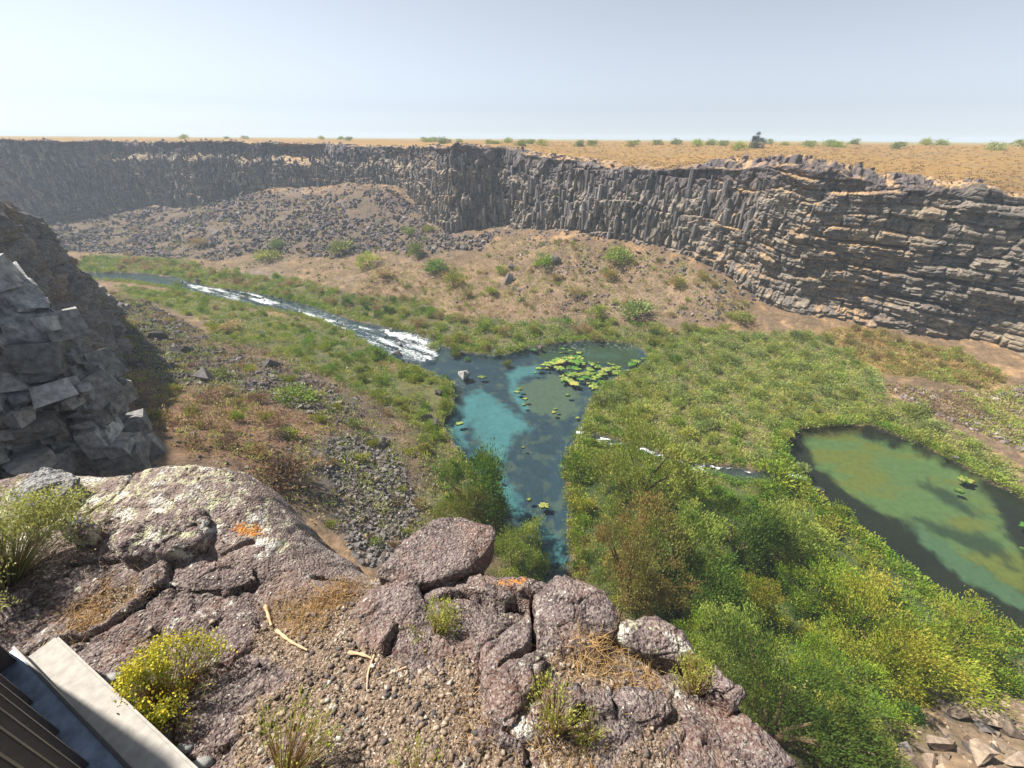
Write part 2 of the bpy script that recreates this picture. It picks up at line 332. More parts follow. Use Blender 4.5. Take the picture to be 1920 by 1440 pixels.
# beds of the pool and the pond: pale sand, dark weed, olive silt, each with an edge of its own
wx = X + fbm(X / 1.6, Y / 1.6, o=5, seed=31, g=.65) * 1.3; wy = Y + fbm(X / 1.6, Y / 1.6, o=5, seed=32, g=.65) * 1.8
def bed(pts, z): return np.array([at(px, py, z)[:2] for px, py in pts])
dR = sdist(X, Y, RIVER); dP = sdist(X, Y, POND); dS = sdist(X, Y, STREAM)
bedc = mixc((0.018, 0.034, 0.048), (0.04, 0.055, 0.062), n2)
bedc = mixc(bedc, (0.09, 0.095, 0.06), ss(.55, .7, fbm(X / 1.2, Y / 1.2, o=3, seed=35) * .5 + .5) * .6)
bz = -41.0
TUR = [[(868, 745), (905, 730), (935, 755), (978, 788), (1000, 800), (968, 815), (955, 830), (945, 855), (938, 880), (952, 910), (978, 950), (1000, 980), (1012, 1012), (990, 1010), (955, 960), (925, 915), (900, 885), (880, 862), (902, 835), (885, 800), (895, 780), (870, 770)],
       [(852, 765), (890, 762), (893, 785), (872, 800), (862, 822), (882, 838), (852, 852), (842, 800)], [(1000, 975), (1040, 1000), (1062, 1050), (1040, 1060), (1010, 1010)], [(958, 690), (1010, 684), (1010, 700), (975, 712), (960, 705)],
       [(950, 700), (968, 705), (975, 740), (1000, 770), (985, 775), (958, 742)], [(1090, 660), (1160, 662), (1160, 672), (1085, 672)]]
for P_ in TUR:
    bedc = mixc(bedc, (0.078, 0.175, 0.17), (.72 + .4 * n2) * ss(.9, -.8, sdist(wx, wy, bed(P_, bz))))
bedc = mixc(bedc, (0.10, 0.11, 0.065), ss(.6, -.6, sdist(wx, wy, bed([(975, 722), (1030, 702), (1075, 715), (1085, 770), (1060, 790), (1000, 772), (982, 748)], bz))) * .9)
bedc = mixc(bedc, (0.045, 0.06, 0.02), ss(.6, -.6, sdist(wx, wy, bed([(1000, 655), (1190, 648), (1205, 690), (1100, 680), (1010, 672)], bz))) * .8)
bz2 = ZP - 1.0
pond = mixc((0.008, 0.011, 0.010), (0.02, 0.019, 0.012), n2)
pond = mixc(pond, mixc((0.105, 0.145, 0.062), (0.14, 0.14, 0.038), ss(.42, .62, fbm(X / 6, Y / 2.5, o=3, seed=41) * .5 + .5)),
   ss(.7, -.7, sdist(wx, wy, bed([(1505, 822), (1580, 808), (1700, 845), (1800, 890), (1860, 940), (1880, 990), (1930, 1060), (1930, 1110), (1880, 1090), (1780, 1030), (1720, 985), (1650, 962), (1590, 925), (1540, 880)], bz2))))
pond = mixc(pond, (0.08, 0.125, 0.08), ss(.5, -.5, sdist(wx, wy, bed([(1700, 985), (1740, 990), (1830, 1060), (1920, 1110), (1960, 1150), (1890, 1130), (1790, 1075)], bz2))))
pond = mixc(pond, (0.018, 0.03, 0.024), .8 * ss(.9, -.6, sdist(wx, wy, bed([(1722, 905), (1745, 905), (1800, 935), (1835, 965), (1820, 968), (1770, 940)], bz2))))
pond = mixc(pond, (0.018, 0.03, 0.024), .8 * ss(.9, -.6, sdist(wx, wy, bed([(1705, 968), (1730, 970), (1790, 990), (1850, 1000), (1900, 1060), (1850, 1040), (1770, 1005)], bz2))))
pond = mixc(pond, (0.10, 0.07, 0.03), ss(.4, -.4, sdist(wx, wy, bed([(1480, 812), (1560, 797), (1640, 803), (1600, 812), (1510, 825)], bz2))) * .7)
wet = ss(0.3, -0.2, dR); c = mixc(c, bedc, wet); c = mixc(c, pond, ss(0.3, -0.2, dP)); c = mixc(c, (0.06, 0.06, 0.05), ss(0.2, -0.2, dS))
BASE_PX = [(-260, 430, -40), (-120, 430, -39), (0, 425, -38.5), (130, 412, -37.5), (250, 392, -34.5), (400, 378, -29), (480, 364, -25.5), (600, 368, -25.5), (700, 358, -21.5), (735, 357, -20.5), (775, 385, -25.5), (800, 420, -29.5), (835, 443, -31), (880, 440, -30), (940, 432, -28.3),
           (1100, 448, -26), (1200, 462, -26.2), (1300, 487, -27.6), (1370, 540, -32), (1440, 597, -37), (1560, 615, -37.3), (1700, 642, -37.5), (1830, 665, -37.8), (1920, 690, -38), (2060, 740, -38), (2250, 800, -38)]
BW = np.array([at(*p) for p in BASE_PX])
ab = np.arctan2(BW[:, 0], BW[:, 1]); rb = np.hypot(BW[:, 0], BW[:, 1])
Zf = np.where(RR > np.interp(TH, ab, rb) + 9, np.minimum(Zf, -38.5), Zf)     # nothing of the floor behind the far cliff
V = np.stack([X, Y, Zf], -1)
canyon_floor = link('canyon_floor', mesh_np('canyon_floor', V, gridfaces(NT, NR)[:, ::-1], c, True, {'wet': ss(.3, -.3, np.minimum(dR, dP))}), M_floor, kind='structure')
print('floor', round(time.time() - T0, 1))

# ------------------------------------------------------------------ water
def water_mat(name, tint, bumps=((1.2, .05), (5, .02)), refl=1.0):
    m, t, N, L, B = new_mat(name); N.remove(B)
    tc = N.new('ShaderNodeTexCoord')
    mp = N.new('ShaderNodeMapping'); L.new(tc.outputs['Object'], mp.inputs[0]); mp.inputs['Rotation'].default_value = (0, 0, R(35)); mp.inputs['Scale'].default_value = (1, 1.8, 1)
    h = None
    for s_, a_ in bumps:
        no = N.new('ShaderNodeTexNoise'); no.inputs['Scale'].default_value = s_; no.inputs['Detail'].default_value = 3; L.new(mp.outputs[0], no.inputs['Vector'])
        mu = N.new('ShaderNodeMath'); mu.operation = 'MULTIPLY'; mu.inputs[1].default_value = a_; L.new(no.outputs[0], mu.inputs[0])
        if h is None: h = mu.outputs[0]
        else:
            ad = N.new('ShaderNodeMath'); L.new(h, ad.inputs[0]); L.new(mu.outputs[0], ad.inputs[1]); h = ad.outputs[0]
    bp = N.new('ShaderNodeBump'); bp.inputs['Strength'].default_value = 1.0; bp.inputs['Distance'].default_value = 1.0; L.new(h, bp.inputs['Height'])
    fr = N.new('ShaderNodeFresnel'); fr.inputs[0].default_value = 1.33; L.new(bp.outputs[0], fr.inputs['Normal'])
    tr = N.new('ShaderNodeBsdfTransparent'); tr.inputs[0].default_value = (*tint, 1)
    gl = N.new('ShaderNodeBsdfGlossy'); gl.inputs['Roughness'].default_value = 0.05; L.new(bp.outputs[0], gl.inputs['Normal'])
    mx = N.new('ShaderNodeMixShader'); L.new(fr.outputs[0], mx.inputs[0]); L.new(tr.outputs[0], mx.inputs[1]); L.new(gl.outputs[0], mx.inputs[2])
    fo = N.new('ShaderNodeAttribute'); fo.attribute_name = 'foam'
    n2_ = N.new('ShaderNodeTexNoise'); n2_.inputs['Scale'].default_value = 1.6; n2_.inputs['Detail'].default_value = 8; n2_.inputs['Roughness'].default_value = .7; L.new(mp.outputs[0], n2_.inputs['Vector'])
    ad = N.new('ShaderNodeMath'); ad.operation = 'ADD'; L.new(fo.outputs['Fac'], ad.inputs[0]); L.new(n2_.outputs[0], ad.inputs[1])
    mr = N.new('ShaderNodeMapRange'); mr.inputs[1].default_value = 1.02; mr.inputs[2].default_value = 1.28; L.new(ad.outputs[0], mr.inputs[0])
    df = N.new('ShaderNodeBsdfDiffuse'); df.inputs[0].default_value = (0.78, 0.82, 0.85, 1)
    m2 = N.new('ShaderNodeMixShader'); L.new(mr.outputs[0], m2.inputs[0]); L.new(mx.outputs[0], m2.inputs[1]); L.new(df.outputs[0], m2.inputs[2])
    L.new(m2.outputs[0], N['Material Output'].inputs['Surface'])
    return m
def water_mesh(name, poly, zfun, res, grow, foamf, mat):
    P = np.asarray(poly)[:, :2]; x0, y0 = P.min(0) - 1; x1, y1 = P.max(0) + 1
    gx = np.arange(x0, x1, res); gy = np.arange(y0, y1, res)
    A, B_ = np.meshgrid(gx, gy, indexing='ij'); d = sdist(A, B_, P)
    Fc = gridfaces(len(gx), len(gy)); keep = (d.ravel()[Fc] < grow).any(1); Fc = Fc[keep]
    idx = np.unique(Fc); mp = np.full(A.size, -1); mp[idx] = np.arange(len(idx)); Fc = mp[Fc]
    x, y = A.ravel()[idx], B_.ravel()[idx]
    fo = foamf(x, y); z = zfun(x, y) + fo * (fbm(x / 1.1, y / 1.1, o=3, seed=61) * 0.28 + .05)
    return link(name, mesh_np(name, np.stack([x, y, z], 1), Fc, None, True, {'foam': fo}), mat, kind='structure')
RAP1 = np.array([at_river(*p)[:2] for p in [(570, 590), (650, 605), (760, 620), (815, 640), (830, 668), (790, 688), (730, 670), (660, 628)]])
RAP2 = np.array([at_river(*p)[:2] for p in [(320, 520), (400, 536), (480, 548), (500, 570), (430, 565), (360, 545)]])
RAP3 = np.array([at_river(*p)[:2] for p in [(480, 550), (600, 585), (620, 602), (500, 578)]])
def foam_river(x, y):
    f = 0.55 * ss(2.5, -2.0, sdist(x, y, RAP1)) + 0.53 * ss(2, -2, sdist(x, y, RAP2)) + .48 * ss(2, -2, sdist(x, y, RAP3))
    st = fbm(x / 4 + y / 7, y / 1.6 + x / 2.6, o=4, seed=63, g=.65) * .62
    f2 = ss(72, 84, y) * .44 * (1 - ss(150, 185, -x + y * .0 + 40))
    return np.clip(np.maximum(f, f2) + st * .75 * (f + .25 * (y > 70)), 0, .72)
M_river = water_mat('river_water', (0.78, 0.92, 0.97), ((0.9, .10), (4, .035)))
river = water_mesh('river', RIVER, lambda x, y: zw_river(y), 0.4, 0.5, foam_river, M_river)
M_pond = water_mat('pond_water', (0.80, 0.90, 0.80), ((0.8, .05), (4, .02)))
pond_o = water_mesh('pond', POND, lambda x, y: x * 0 + ZP, 0.5, 0.5, lambda x, y: x * 0, M_pond)
stream_o = water_mesh('stream', STREAM, lambda x, y: np.clip(-38.95 - (1.05) * ss(40, 11, x), -40, -38.9) + .01, 0.25, 0.3, lambda x, y: np.clip(.5 + fbm(x / 1.2, y / 1.2, o=2, seed=77) * .6, 0, .8), M_river)

# ------------------------------------------------------------------ far cliff
def resample(P, step, sig):
    P = np.asarray(P, float); d = np.r_[0, np.cumsum(np.linalg.norm(np.diff(P[:, :2], axis=0), axis=1))]
    s = np.arange(0, d[-1], step); Q = np.stack([np.interp(s, d, P[:, k]) for k in range(P.shape[1])], 1)
    n = max(1, int(sig * 3 / step)); kx = np.arange(-n, n + 1) * step; g = np.exp(-.5 * (kx / sig) ** 2); g /= g.sum()
    pad = np.concatenate([np.repeat(Q[:1], n, 0) + (np.arange(-n, 0)[:, None]) * (Q[1] - Q[0]), Q, np.repeat(Q[-1:], n, 0) + (np.arange(1, n + 1)[:, None]) * (Q[-1] - Q[-2])])
    Q = np.stack([np.convolve(pad[:, k], g, 'valid') for k in range(P.shape[1])], 1)
    return s, Q
s_, BQ = resample(BW, 0.36, 2.6)
tan = np.gradient(BQ[:, :2], axis=0); tan /= np.linalg.norm(tan, axis=1, keepdims=True)
for _ in range(3):
    k = 21; tan = np.stack([np.convolve(np.pad(tan[:, i], k, mode='edge'), np.ones(2 * k + 1) / (2 * k + 1), 'valid') for i in (0, 1)], 1)
tan /= np.linalg.norm(tan, axis=1, keepdims=True)
nrm = np.stack([-tan[:, 1], tan[:, 0]], 1)                                 # away from the canyon
bpx = np.array([project(q)[0] for q in BQ])
right_w = ss(1230, 1620, bpx)                                              # layered stone at the right, columns elsewhere
SB = lerp(lerp(8.5, 4.5, ss(600, 850, bpx)), 7.5, ss(1300, 1800, bpx))
RIM_PX = np.array([(-400, 258), (0, 262), (120, 264), (250, 266), (400, 266), (500, 268), (640, 272), (760, 277), (800, 276), (870, 274), (910, 276), (960, 283), (1010, 292), (1050, 298), (1100, 304), (1150, 317), (1210, 319), (1260, 318), (1330, 316), (1400, 314), (1480, 316), (1540, 322), (1650, 342), (1760, 349), (1850, 356), (1920, 368), (2100, 400), (2400, 450)])
RXY = BQ[:, :2] + nrm * SB[:, None]
zr = np.full(len(RXY), -4.0)
for _ in range(8):
    # solve for the height at which each rim point projects on the rim line
    dep = RXY[:, 1] * cp - zr * sp; u = RXY[:, 1] * sp + zr * cp
    a = RXY[:, 0] / dep * FPX; b = u / dep * FPX; pxr = 960 + a * cr + b * sr
    tgt = np.interp(pxr, RIM_PX[:, 0], RIM_PX[:, 1])
    bt = 720 - tgt + a * sr
    tt = bt / cr / FPX
    zr = RXY[:, 1] * (tt * cp - sp) / (cp + tt * sp)
zr = np.convolve(np.pad(zr, 8, mode='edge'), np.ones(17) / 17, 'valid')
zr = zr + fbm(s_ / 5, s_ * 0, o=4, seed=71, g=.65) * 1.0
NS, NTV, NCAP = len(s_), 118, 14
tv = np.linspace(0, 1, NTV)
S2, T2 = np.meshgrid(s_, tv, indexing='ij')
zb = BQ[:, 2] - 3.0
Zc = zb[:, None] + (zr - zb)[:, None] * T2
def brick(S, Z, ln, th, seed, wob=.35):
    """angular broken courses: offset, tone and joint depth of each block"""
    Zw = Z + fbm(S / (ln * 2.2), Z / (th * 6), o=3, seed=seed) * th * wob * 2
    li = np.floor(Zw / th).astype(np.int64); fr_z = Zw / th - li; zz = np.zeros_like(li)
    u = S / (ln * (.6 + .8 * h01(li, zz, zz, seed + 1))) + h01(li, zz, zz, seed + 2) * 9 + fbm(S / ln, Z / th, o=2, seed=seed + 5) * wob
    bi = np.floor(u).astype(np.int64); fr_x = u - bi
    o = h01(li, bi, zz, seed + 3); t = h01(li, bi, zz, seed + 4)
    jd = np.minimum(np.minimum(fr_x, 1 - fr_x) * ln, np.minimum(fr_z, 1 - fr_z) * th)
    tlt = (fr_x - .5) * (h01(li, bi, zz, seed + 6) - .5) * 2 + (fr_z - .5) * (h01(li, bi, zz, seed + 7) - .2) * 1.2
    return o - .5, t, jd, tlt
def cliff_fields(S, Zz, RW, ZT):
    big = fbm(S / 22, Zz / 30, o=3, seed=81) * 2.4 + fbm(S / 6, Zz / 8, o=3, seed=82) * .9
    lean = fbm(S / 25, Zz / 25, o=2, seed=83) * 2.5
    u = (S + lean * (Zz / 12)) / 1.15; v = Zz / 4.2 + fbm(S / 4, Zz / 9, o=2, seed=84) * .6
    f1, f2, cid, cx, cy2 = voro(u, v, 85)
    colm = (cid - .5) * 1.25 - .8 * ss(.26, .0, f2 - f1) + cx * .35
    g1, g2, gid, gx, gy = voro(S / 3.3, Zz / 3.6 + fbm(S / 8, Zz / 8, o=2, seed=86), 87)
    blk = (gid - .5) * 1.5 - .8 * ss(.16, 0, g2 - g1)
    up = ss(1.2, -1.2, ZT - 7.5 - 2.5 * fbm(S / 13, S * 0, o=2, seed=79))                 # massive upper tier
    mass = ss(.05, .35, fbm(S / 11, Zz / 7, o=2, seed=78))                                # patches of broken, unjointed rock
    bo, bt, bj, btl = brick(S, Zz, 1.9, 1.3, 300, .5)
    brk = bo * 1.2 - .4 * ss(.22, 0, bj) + btl * .5
    fld = lerp(lerp(colm + blk * .35, blk * .9 + colm * .35, up), brk, mass * .75)
    tier = ((Zz + fbm(S / 14, Zz * 0, o=2, seed=88) * 3.5) / 8.5) % 1.0
    fld = fld + (tier - .5) * .6 - .5 * ss(.08, 0, tier) - up * .9
    dipz = Zz + S * .085 + fbm(S / 18, Zz / 10, o=2, seed=89) * 2.0
    ao, at_, aj, atl = brick(S, dipz, 5.5, 2.3, 310, .22)
    co, ct, cj, ctl = brick(S, dipz + .15 * Zz, 1.9, .9, 320, .25)
    lay = ao * 1.9 + atl * .8 - .8 * ss(.4, 0, aj) + co * .9 + ctl * .4 - .3 * ss(.25, 0, cj)
    lt = (dipz / 5.2) % 1.0; reck = ss(.0, .45, fbm(S / 14, dipz / 5, o=2, seed=92) + .12) * ss(-.25, .2, fbm(S / 7, dipz / 9, o=2, seed=331))
    lay = lay + (lt - .5) * 1.6 * reck - 1.9 * reck * ss(.15, 0, lt)
    disp = big + (1 - RW) * fld + RW * lay
    tone = (1 - RW) * lerp(cid * .65 + gid * .35, bt, mass * .7) + RW * (at_ * .5 + ct * .5)
    return disp, tone, reck
RW2 = np.clip(right_w[:, None] + fbm(S2 / 9, Zc / 6, o=3, seed=93) * .9 * (right_w[:, None] * (1 - right_w[:, None]) * 4 + .0), 0, 1) * np.ones_like(T2)
disp, tone, reck = cliff_fields(S2, Zc, RW2, zr[:, None] - Zc)
# setback profile: leaning face, a bench near the top on the left, a bench near the foot on the right
bl = ss(850, 740, bpx)[:, None] * ss(-.45, .1, fbm(S2 / 20, S2 * 0, o=2, seed=94))
zt = (zr[:, None] - Zc)                                                    # metres below the rim
bench_d = 6.0 + 2.0 * fbm(S2 / 15, S2 * 0, o=2, seed=95)
prof = T2 * .55 + .10 * ss(.85, 1, T2)
prof = lerp(prof, T2 * .30 + .7 * ss(bench_d + 2.5, bench_d - 1.2, zt), bl * .85)
br = ss(1270, 1330, bpx)[:, None] * ss(1700, 1560, bpx)[:, None]
prof = prof + br * (.30 * ss(9.5, 8.0, (zr[:, None] - Zc) - (zr - zb)[:, None] + 16.0) )
prof = prof / prof[:, -1:]
fade = ss(0, .05, 1 - T2) * .75 + .25
off = SB[:, None] * prof - disp * fade
XY = BQ[:, None, :2] + nrm[:, None, :] * off[..., None]
face = np.concatenate([XY, Zc[..., None]], -1)
# top edge cap with broken rock behind the rim
dcap = np.array([.35, .8, 1.3, 1.9, 2.6, 3.4, 4.3, 5.4, 6.6, 8, 9.6, 11.5, 13.5, 16])
capd = off[:, -1:] + dcap[None]
rub_w = (ss(1220, 1300, bpx) * ss(1720, 1560, bpx))[:, None]
f1, f2, cid, cx, cyv = voro(S2[:, :1] / 1.8 + dcap[None] * 0, dcap[None] / 1.6 + S2[:, :1] * 0, 96)
capz = zr[:, None] + (fbm(S2[:, :1] / 3 + dcap[None] * 0, dcap[None] / 3, o=3, seed=97) * .5 + (cid - .4) * .7) * ss(18, 8, dcap)[None] + rub_w * 1.2 * ss(0, 5, dcap)[None] * ss(17, 10, dcap)[None] * (cid + .5)
capz[:, -2:] -= .6
cap = np.concatenate([BQ[:, None, :2] + nrm[:, None, :] * capd[..., None], capz[..., None]], -1)
CG = np.concatenate([face, cap], 1); NV2 = NTV + NCAP
nn = newell_normals(CG, NS, NV2); nz = np.abs(nn[..., 2])
toneF = np.concatenate([tone, cid], 1); SS = np.concatenate([S2, np.repeat(S2[:, :1], NCAP, 1)], 1); ZZ = CG[..., 2]; RWF = np.concatenate([RW2, np.repeat(RW2[:, -1:], NCAP, 1)], 1)
colA = mixc((0.074, 0.066, 0.066), (0.32, 0.27, 0.22), toneF ** 1.3)
colB = mixc((0.07, 0.064, 0.064), (0.27, 0.23, 0.18), toneF ** 1.2)
n4 = fbm(SS / 9, ZZ / 6, o=4, seed=98) * .5 + .5
colA = mixc(colA, (0.31, 0.255, 0.20), ss(.52, .75, n4) * .6 * ss(500, 1000, bpx)[:, None])
colB = mixc(colB, (0.29, 0.23, 0.155), ss(.5, .8, n4 + .25 * ss(1650, 1900, bpx)[:, None] * ss(-22, -32, ZZ)) * .6)
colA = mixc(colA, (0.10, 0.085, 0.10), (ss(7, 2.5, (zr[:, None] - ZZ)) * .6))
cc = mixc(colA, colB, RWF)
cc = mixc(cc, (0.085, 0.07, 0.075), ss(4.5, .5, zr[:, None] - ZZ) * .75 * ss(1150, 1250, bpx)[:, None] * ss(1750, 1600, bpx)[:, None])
cc = mixc(cc, (0.08, 0.075, 0.085), ss(.6, .8, fbm(SS / 5, ZZ / 14, o=3, seed=99) * .5 + .5) * .55)
grass = ss(.60, .85, nz) * ss(-.4, .2, fbm(SS / 5, ZZ / 5 + .3 * SS, o=3, seed=100) + .12)
isn = np.concatenate([np.zeros(NTV), np.ones(NCAP)])[None]
grass = np.where(isn > .5, ss(.2, .75, grass + .25 * ss(4, 13, np.r_[np.zeros(NTV), dcap])[None] - .35 * (np.c_[np.zeros((NS, NTV)), np.repeat(rub_w, NCAP, 1)])), grass)
onb = np.concatenate([np.maximum(bl, br) * np.ones_like(T2), np.ones((NS, NCAP))], 1)
cc = mixc(cc, (0.38, 0.25, 0.13), grass * (.05 + .8 * np.clip(onb, 0, 1)))
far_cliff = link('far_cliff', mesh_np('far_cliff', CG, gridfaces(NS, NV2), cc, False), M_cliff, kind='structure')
print('cliff', NS, NV2, round(time.time() - T0, 1))

# far plateau reaching to the horizon
ang = np.arctan2(RXY[:, 0], RXY[:, 1]); rad = np.hypot(RXY[:, 0], RXY[:, 1])
o_ = np.argsort(ang); ang_s, rad_s, zr_s = ang[o_], rad[o_], zr[o_]
tha = np.linspace(ang_s[0] - .0, ang_s[-1], 420)
Rm = np.array([rad_s[np.abs(ang_s - t_) < .006].max() if (np.abs(ang_s - t_) < .006).any() else np.interp(t_, ang_s, rad_s) for t_ in tha])
Zm = np.interp(tha, ang_s, zr_s); Zm = np.convolve(np.pad(Zm, 5, mode='edge'), np.ones(11) / 11, 'valid')
dd = np.r_[np.linspace(2.5, 60, 90), np.geomspace(62, 1300, 60)]
TA, DD = np.meshgrid(tha, dd, indexing='ij'); RP = Rm[:, None] + DD
PX_, PY_ = RP * np.sin(TA), RP * np.cos(TA)
zpl = lerp(Zm[:, None] - .15, -2.0, ss(0, 190, DD)) + fbm(PX_ / 25, PY_ / 25, o=3, seed=110) * .45 * ss(3, 30, DD)
zpl = zpl + fbm(PX_ / 2, PY_ / 2, o=2, seed=111) * .08
pc = mixc((0.265, 0.155, 0.045), (0.21, 0.132, 0.05), fbm(PX_ / 30, PY_ / 30, o=4, seed=112) * .5 + .5)
pc = mixc(pc, (0.19, 0.13, 0.06), ss(.5, .75, fbm(PX_ / 8, PY_ / 8, o=3, seed=113) * .5 + .5) * .6)
pc = mixc(pc, (0.28, 0.21, 0.14), ss(14, 3, DD) * .7)
pc = mixc(pc, (0.22, 0.23, 0.13), ss(150, 500, DD) * .6)
plateau = link('plateau', mesh_np('plateau', np.stack([PX_, PY_, zpl], -1), gridfaces(420, 150), pc), M_plateau, kind='structure')
def plateau_z(x, y):
    t_ = math.atan2(x, y); return float(lerp(np.interp(t_, tha, Zm) - .15, -2.0, ss(0, 190, math.hypot(x, y) - np.interp(t_, tha, Rm))))

# ------------------------------------------------------------------ rock prototypes
def hull_mesh(name, seed, n=11, flat=(1, .8, .65)):
    r = random.Random(seed); bm = bmesh.new()
    for _ in range(n):
        v = Vector((r.gauss(0, 1), r.gauss(0, 1), r.gauss(0, 1))).normalized()
        m_ = max(abs(v.x), abs(v.y), abs(v.z)); v = v.lerp(v / m_, .75) * r.uniform(.75, 1)
        bm.verts.new((v.x * flat[0] * .5, v.y * flat[1] * .5, v.z * flat[2] * .5))
    bmesh.ops.convex_hull(bm, input=bm.verts)
    bmesh.ops.delete(bm, geom=[v for v in bm.verts if not v.link_faces], context='VERTS')
    bmesh.ops.triangulate(bm, faces=bm.faces[:])
    bm.verts.index_update()
    V = np.array([v.co[:] for v in bm.verts]); Fc = np.array([[v.index for v in f.verts] for f in bm.faces]); bm.free()
    return V, Fc
HULLS = [hull_mesh('h', i, 8 + i % 4) for i in range(12)]
def rand_rot(n):
    q = rng.normal(size=(n, 4)); q[:, 1:3] *= .45; q /= np.linalg.norm(q, axis=1, keepdims=True)
    w_, x, y, z = q[:, 3], q[:, 0] * 0 + q[:, 1], q[:, 2], q[:, 0]
    n_ = np.sqrt(w_ ** 2 + x ** 2 + y ** 2 + z ** 2); w_, x, y, z = w_ / n_, x / n_, y / n_, z / n_
    return np.stack([np.stack([1 - 2 * (y * y + z * z), 2 * (x * y - z * w_), 2 * (x * z + y * w_)], -1), np.stack([2 * (x * y + z * w_), 1 - 2 * (x * x + z * z), 2 * (y * z - x * w_)], -1), np.stack([2 * (x * z - y * w_), 2 * (y * z + x * w_), 1 - 2 * (x * x + y * y)], -1)], -2)
def merge_rocks(P, S, C, hulls=HULLS):
    P = np.asarray(P); n = len(P); Rm_ = rand_rot(n); vs_, fs_, cs_ = [], [], []; o = 0
    for i in range(n):
        hv, hf = hulls[i % len(hulls)]
        vs_.append((hv * S[i]) @ Rm_[i].T + P[i]); fs_.append(hf + o); cs_.append(np.repeat(C[i][None], len(hv), 0)); o += len(hv)
    return np.concatenate(vs_), np.concatenate(fs_), np.concatenate(cs_)
def scatter(poly, n):
    P = np.asarray(poly); lo, hi = P.min(0), P.max(0); out = np.zeros((0, 2))
    while len(out) < n:
        q = rng.uniform(lo, hi, (n * 3, 2)); out = np.concatenate([out, q[inpoly(q[:, 0], q[:, 1], P)]])
    return out[:n]
def dist0(xy): return np.hypot(xy[:, 0], xy[:, 1])
ROCKS = []     # (x, y, size, colour)
for poly, n, smin, smax, base in ((Z_SCREE1, 3600, .22, .9, (.115, .105, .10)), (Z_SCREE2, 7500, .3, 1.35, (.10, .09, .095)), (Z_TALUS, 9500, .7, 2.7, (.085, .075, .082)), (Z_TALUS2, 2600, .3, 1.4, (.13, .11, .115)), (Z_RED, 600, .15, .7, (.13, .11, .10)),
                                  (Z_RSCREE, 700, .3, 1.3, (.17, .14, .14)), (Z_BOULD, 150, .2, 1.25, (.2, .15, .11)), (Z_SAND, 60, .2, .6, (.15, .13, .13)), (Z_LEFT, 60, .3, .9, (.16, .15, .14)), (Z_SLOPE, 2900, .15, .75, (.12, .105, .10)), (Z_FSLOPE, 4600, .25, 1.2, (.11, .093, .093))):
    xy = scatter(poly, n)
    keep = fbm(xy[:, 0] / 7, xy[:, 1] / 7, o=3, seed=int(n)) > (-ss(0, 4, -sdist(xy[:, 0], xy[:, 1], poly)) * 1.2 + .25 if poly is Z_SCREE1 else .0 if (poly is Z_SLOPE or poly is Z_FSLOPE) else -9 if poly is Z_BOULD else -.22 if n > 3000 else (.05 if n == 2600 else -.1))
    xy = xy[keep]
    sz = smin + (smax - smin) * rng.random(len(xy)) ** 3
    z = floor_z(xy[:, 0], xy[:, 1]) + sz * .12
    tone_ = np.exp(rng.normal(0, .38, len(xy)))
    for k in range(len(xy)): ROCKS.append((xy[k, 0], xy[k, 1], z[k], sz[k], np.array(base) * tone_[k]))
for _k in range(1500):
    i = int(rng.integers(0, NS)); q = BQ[i, :2] - nrm[i] * rng.uniform(-2.5, 6)
    if 0 < bpx[i] < 1420: s0 = .5 + 1.5 * rng.random() ** 3; ROCKS.append((q[0], q[1], fz1(*q) + .1, s0, np.array((.10, .086, .09)) * math.exp(rng.normal(0, .3))))
for poly, n in ((RAP1, 26), (RAP2, 16), (RAP3, 8)):
    for q in scatter(poly, n): s0 = rng.uniform(.4, 1.3); ROCKS.append((q[0], q[1], float(zw_river(q[1])) + .05, s0, np.array((.10, .095, .09)) * rng.uniform(.7, 1.3)))
R_ = sorted(ROCKS, key=lambda r: -r[3] / math.hypot(r[0], r[1], r[2]))
big, rest = R_[:300], R_[300:]
SM = []
for i in range(10):
    hv, hf = HULLS[i]; SM.append(mesh_np('stone', hv, hf, np.tile(np.array([.15, .135, .13]) * (1 + .18 * math.sin(i * 2.1)), (len(hv), 1)), False))
    SM[-1].materials.append(M_stone)
pale = []
for i in range(4):
    hv, hf = HULLS[i + 5]; pale.append(mesh_np('stone', hv, hf, np.tile(np.array([.19, .145, .11]), (len(hv), 1)), False)); pale[-1].materials.append(M_stone)
for i, (x, y, z, s0, c0) in enumerate(big):
    o = bpy.data.objects.new('stone', (pale if c0[0] > .18 else SM)[i % (4 if c0[0] > .18 else 10)]); COL.objects.link(o); o.parent = canyon_floor
    o.location = (x, y, z); o.scale = (s0 * random.uniform(.8, 1.3), s0 * random.uniform(.8, 1.2), s0 * random.uniform(.7, 1.2)); o.rotation_euler = (random.uniform(-.5, .5), random.uniform(-.5, .5), random.uniform(0, 6.3))
sv, sf, scol = merge_rocks(np.array([r[:3] for r in rest]), np.array([r[3] for r in rest]), np.array([r[4] for r in rest]))
link('scree', mesh_np('scree', sv, sf, scol, False), M_stone, canyon_floor, kind='stuff')
print('rocks', len(ROCKS), round(time.time() - T0, 1))

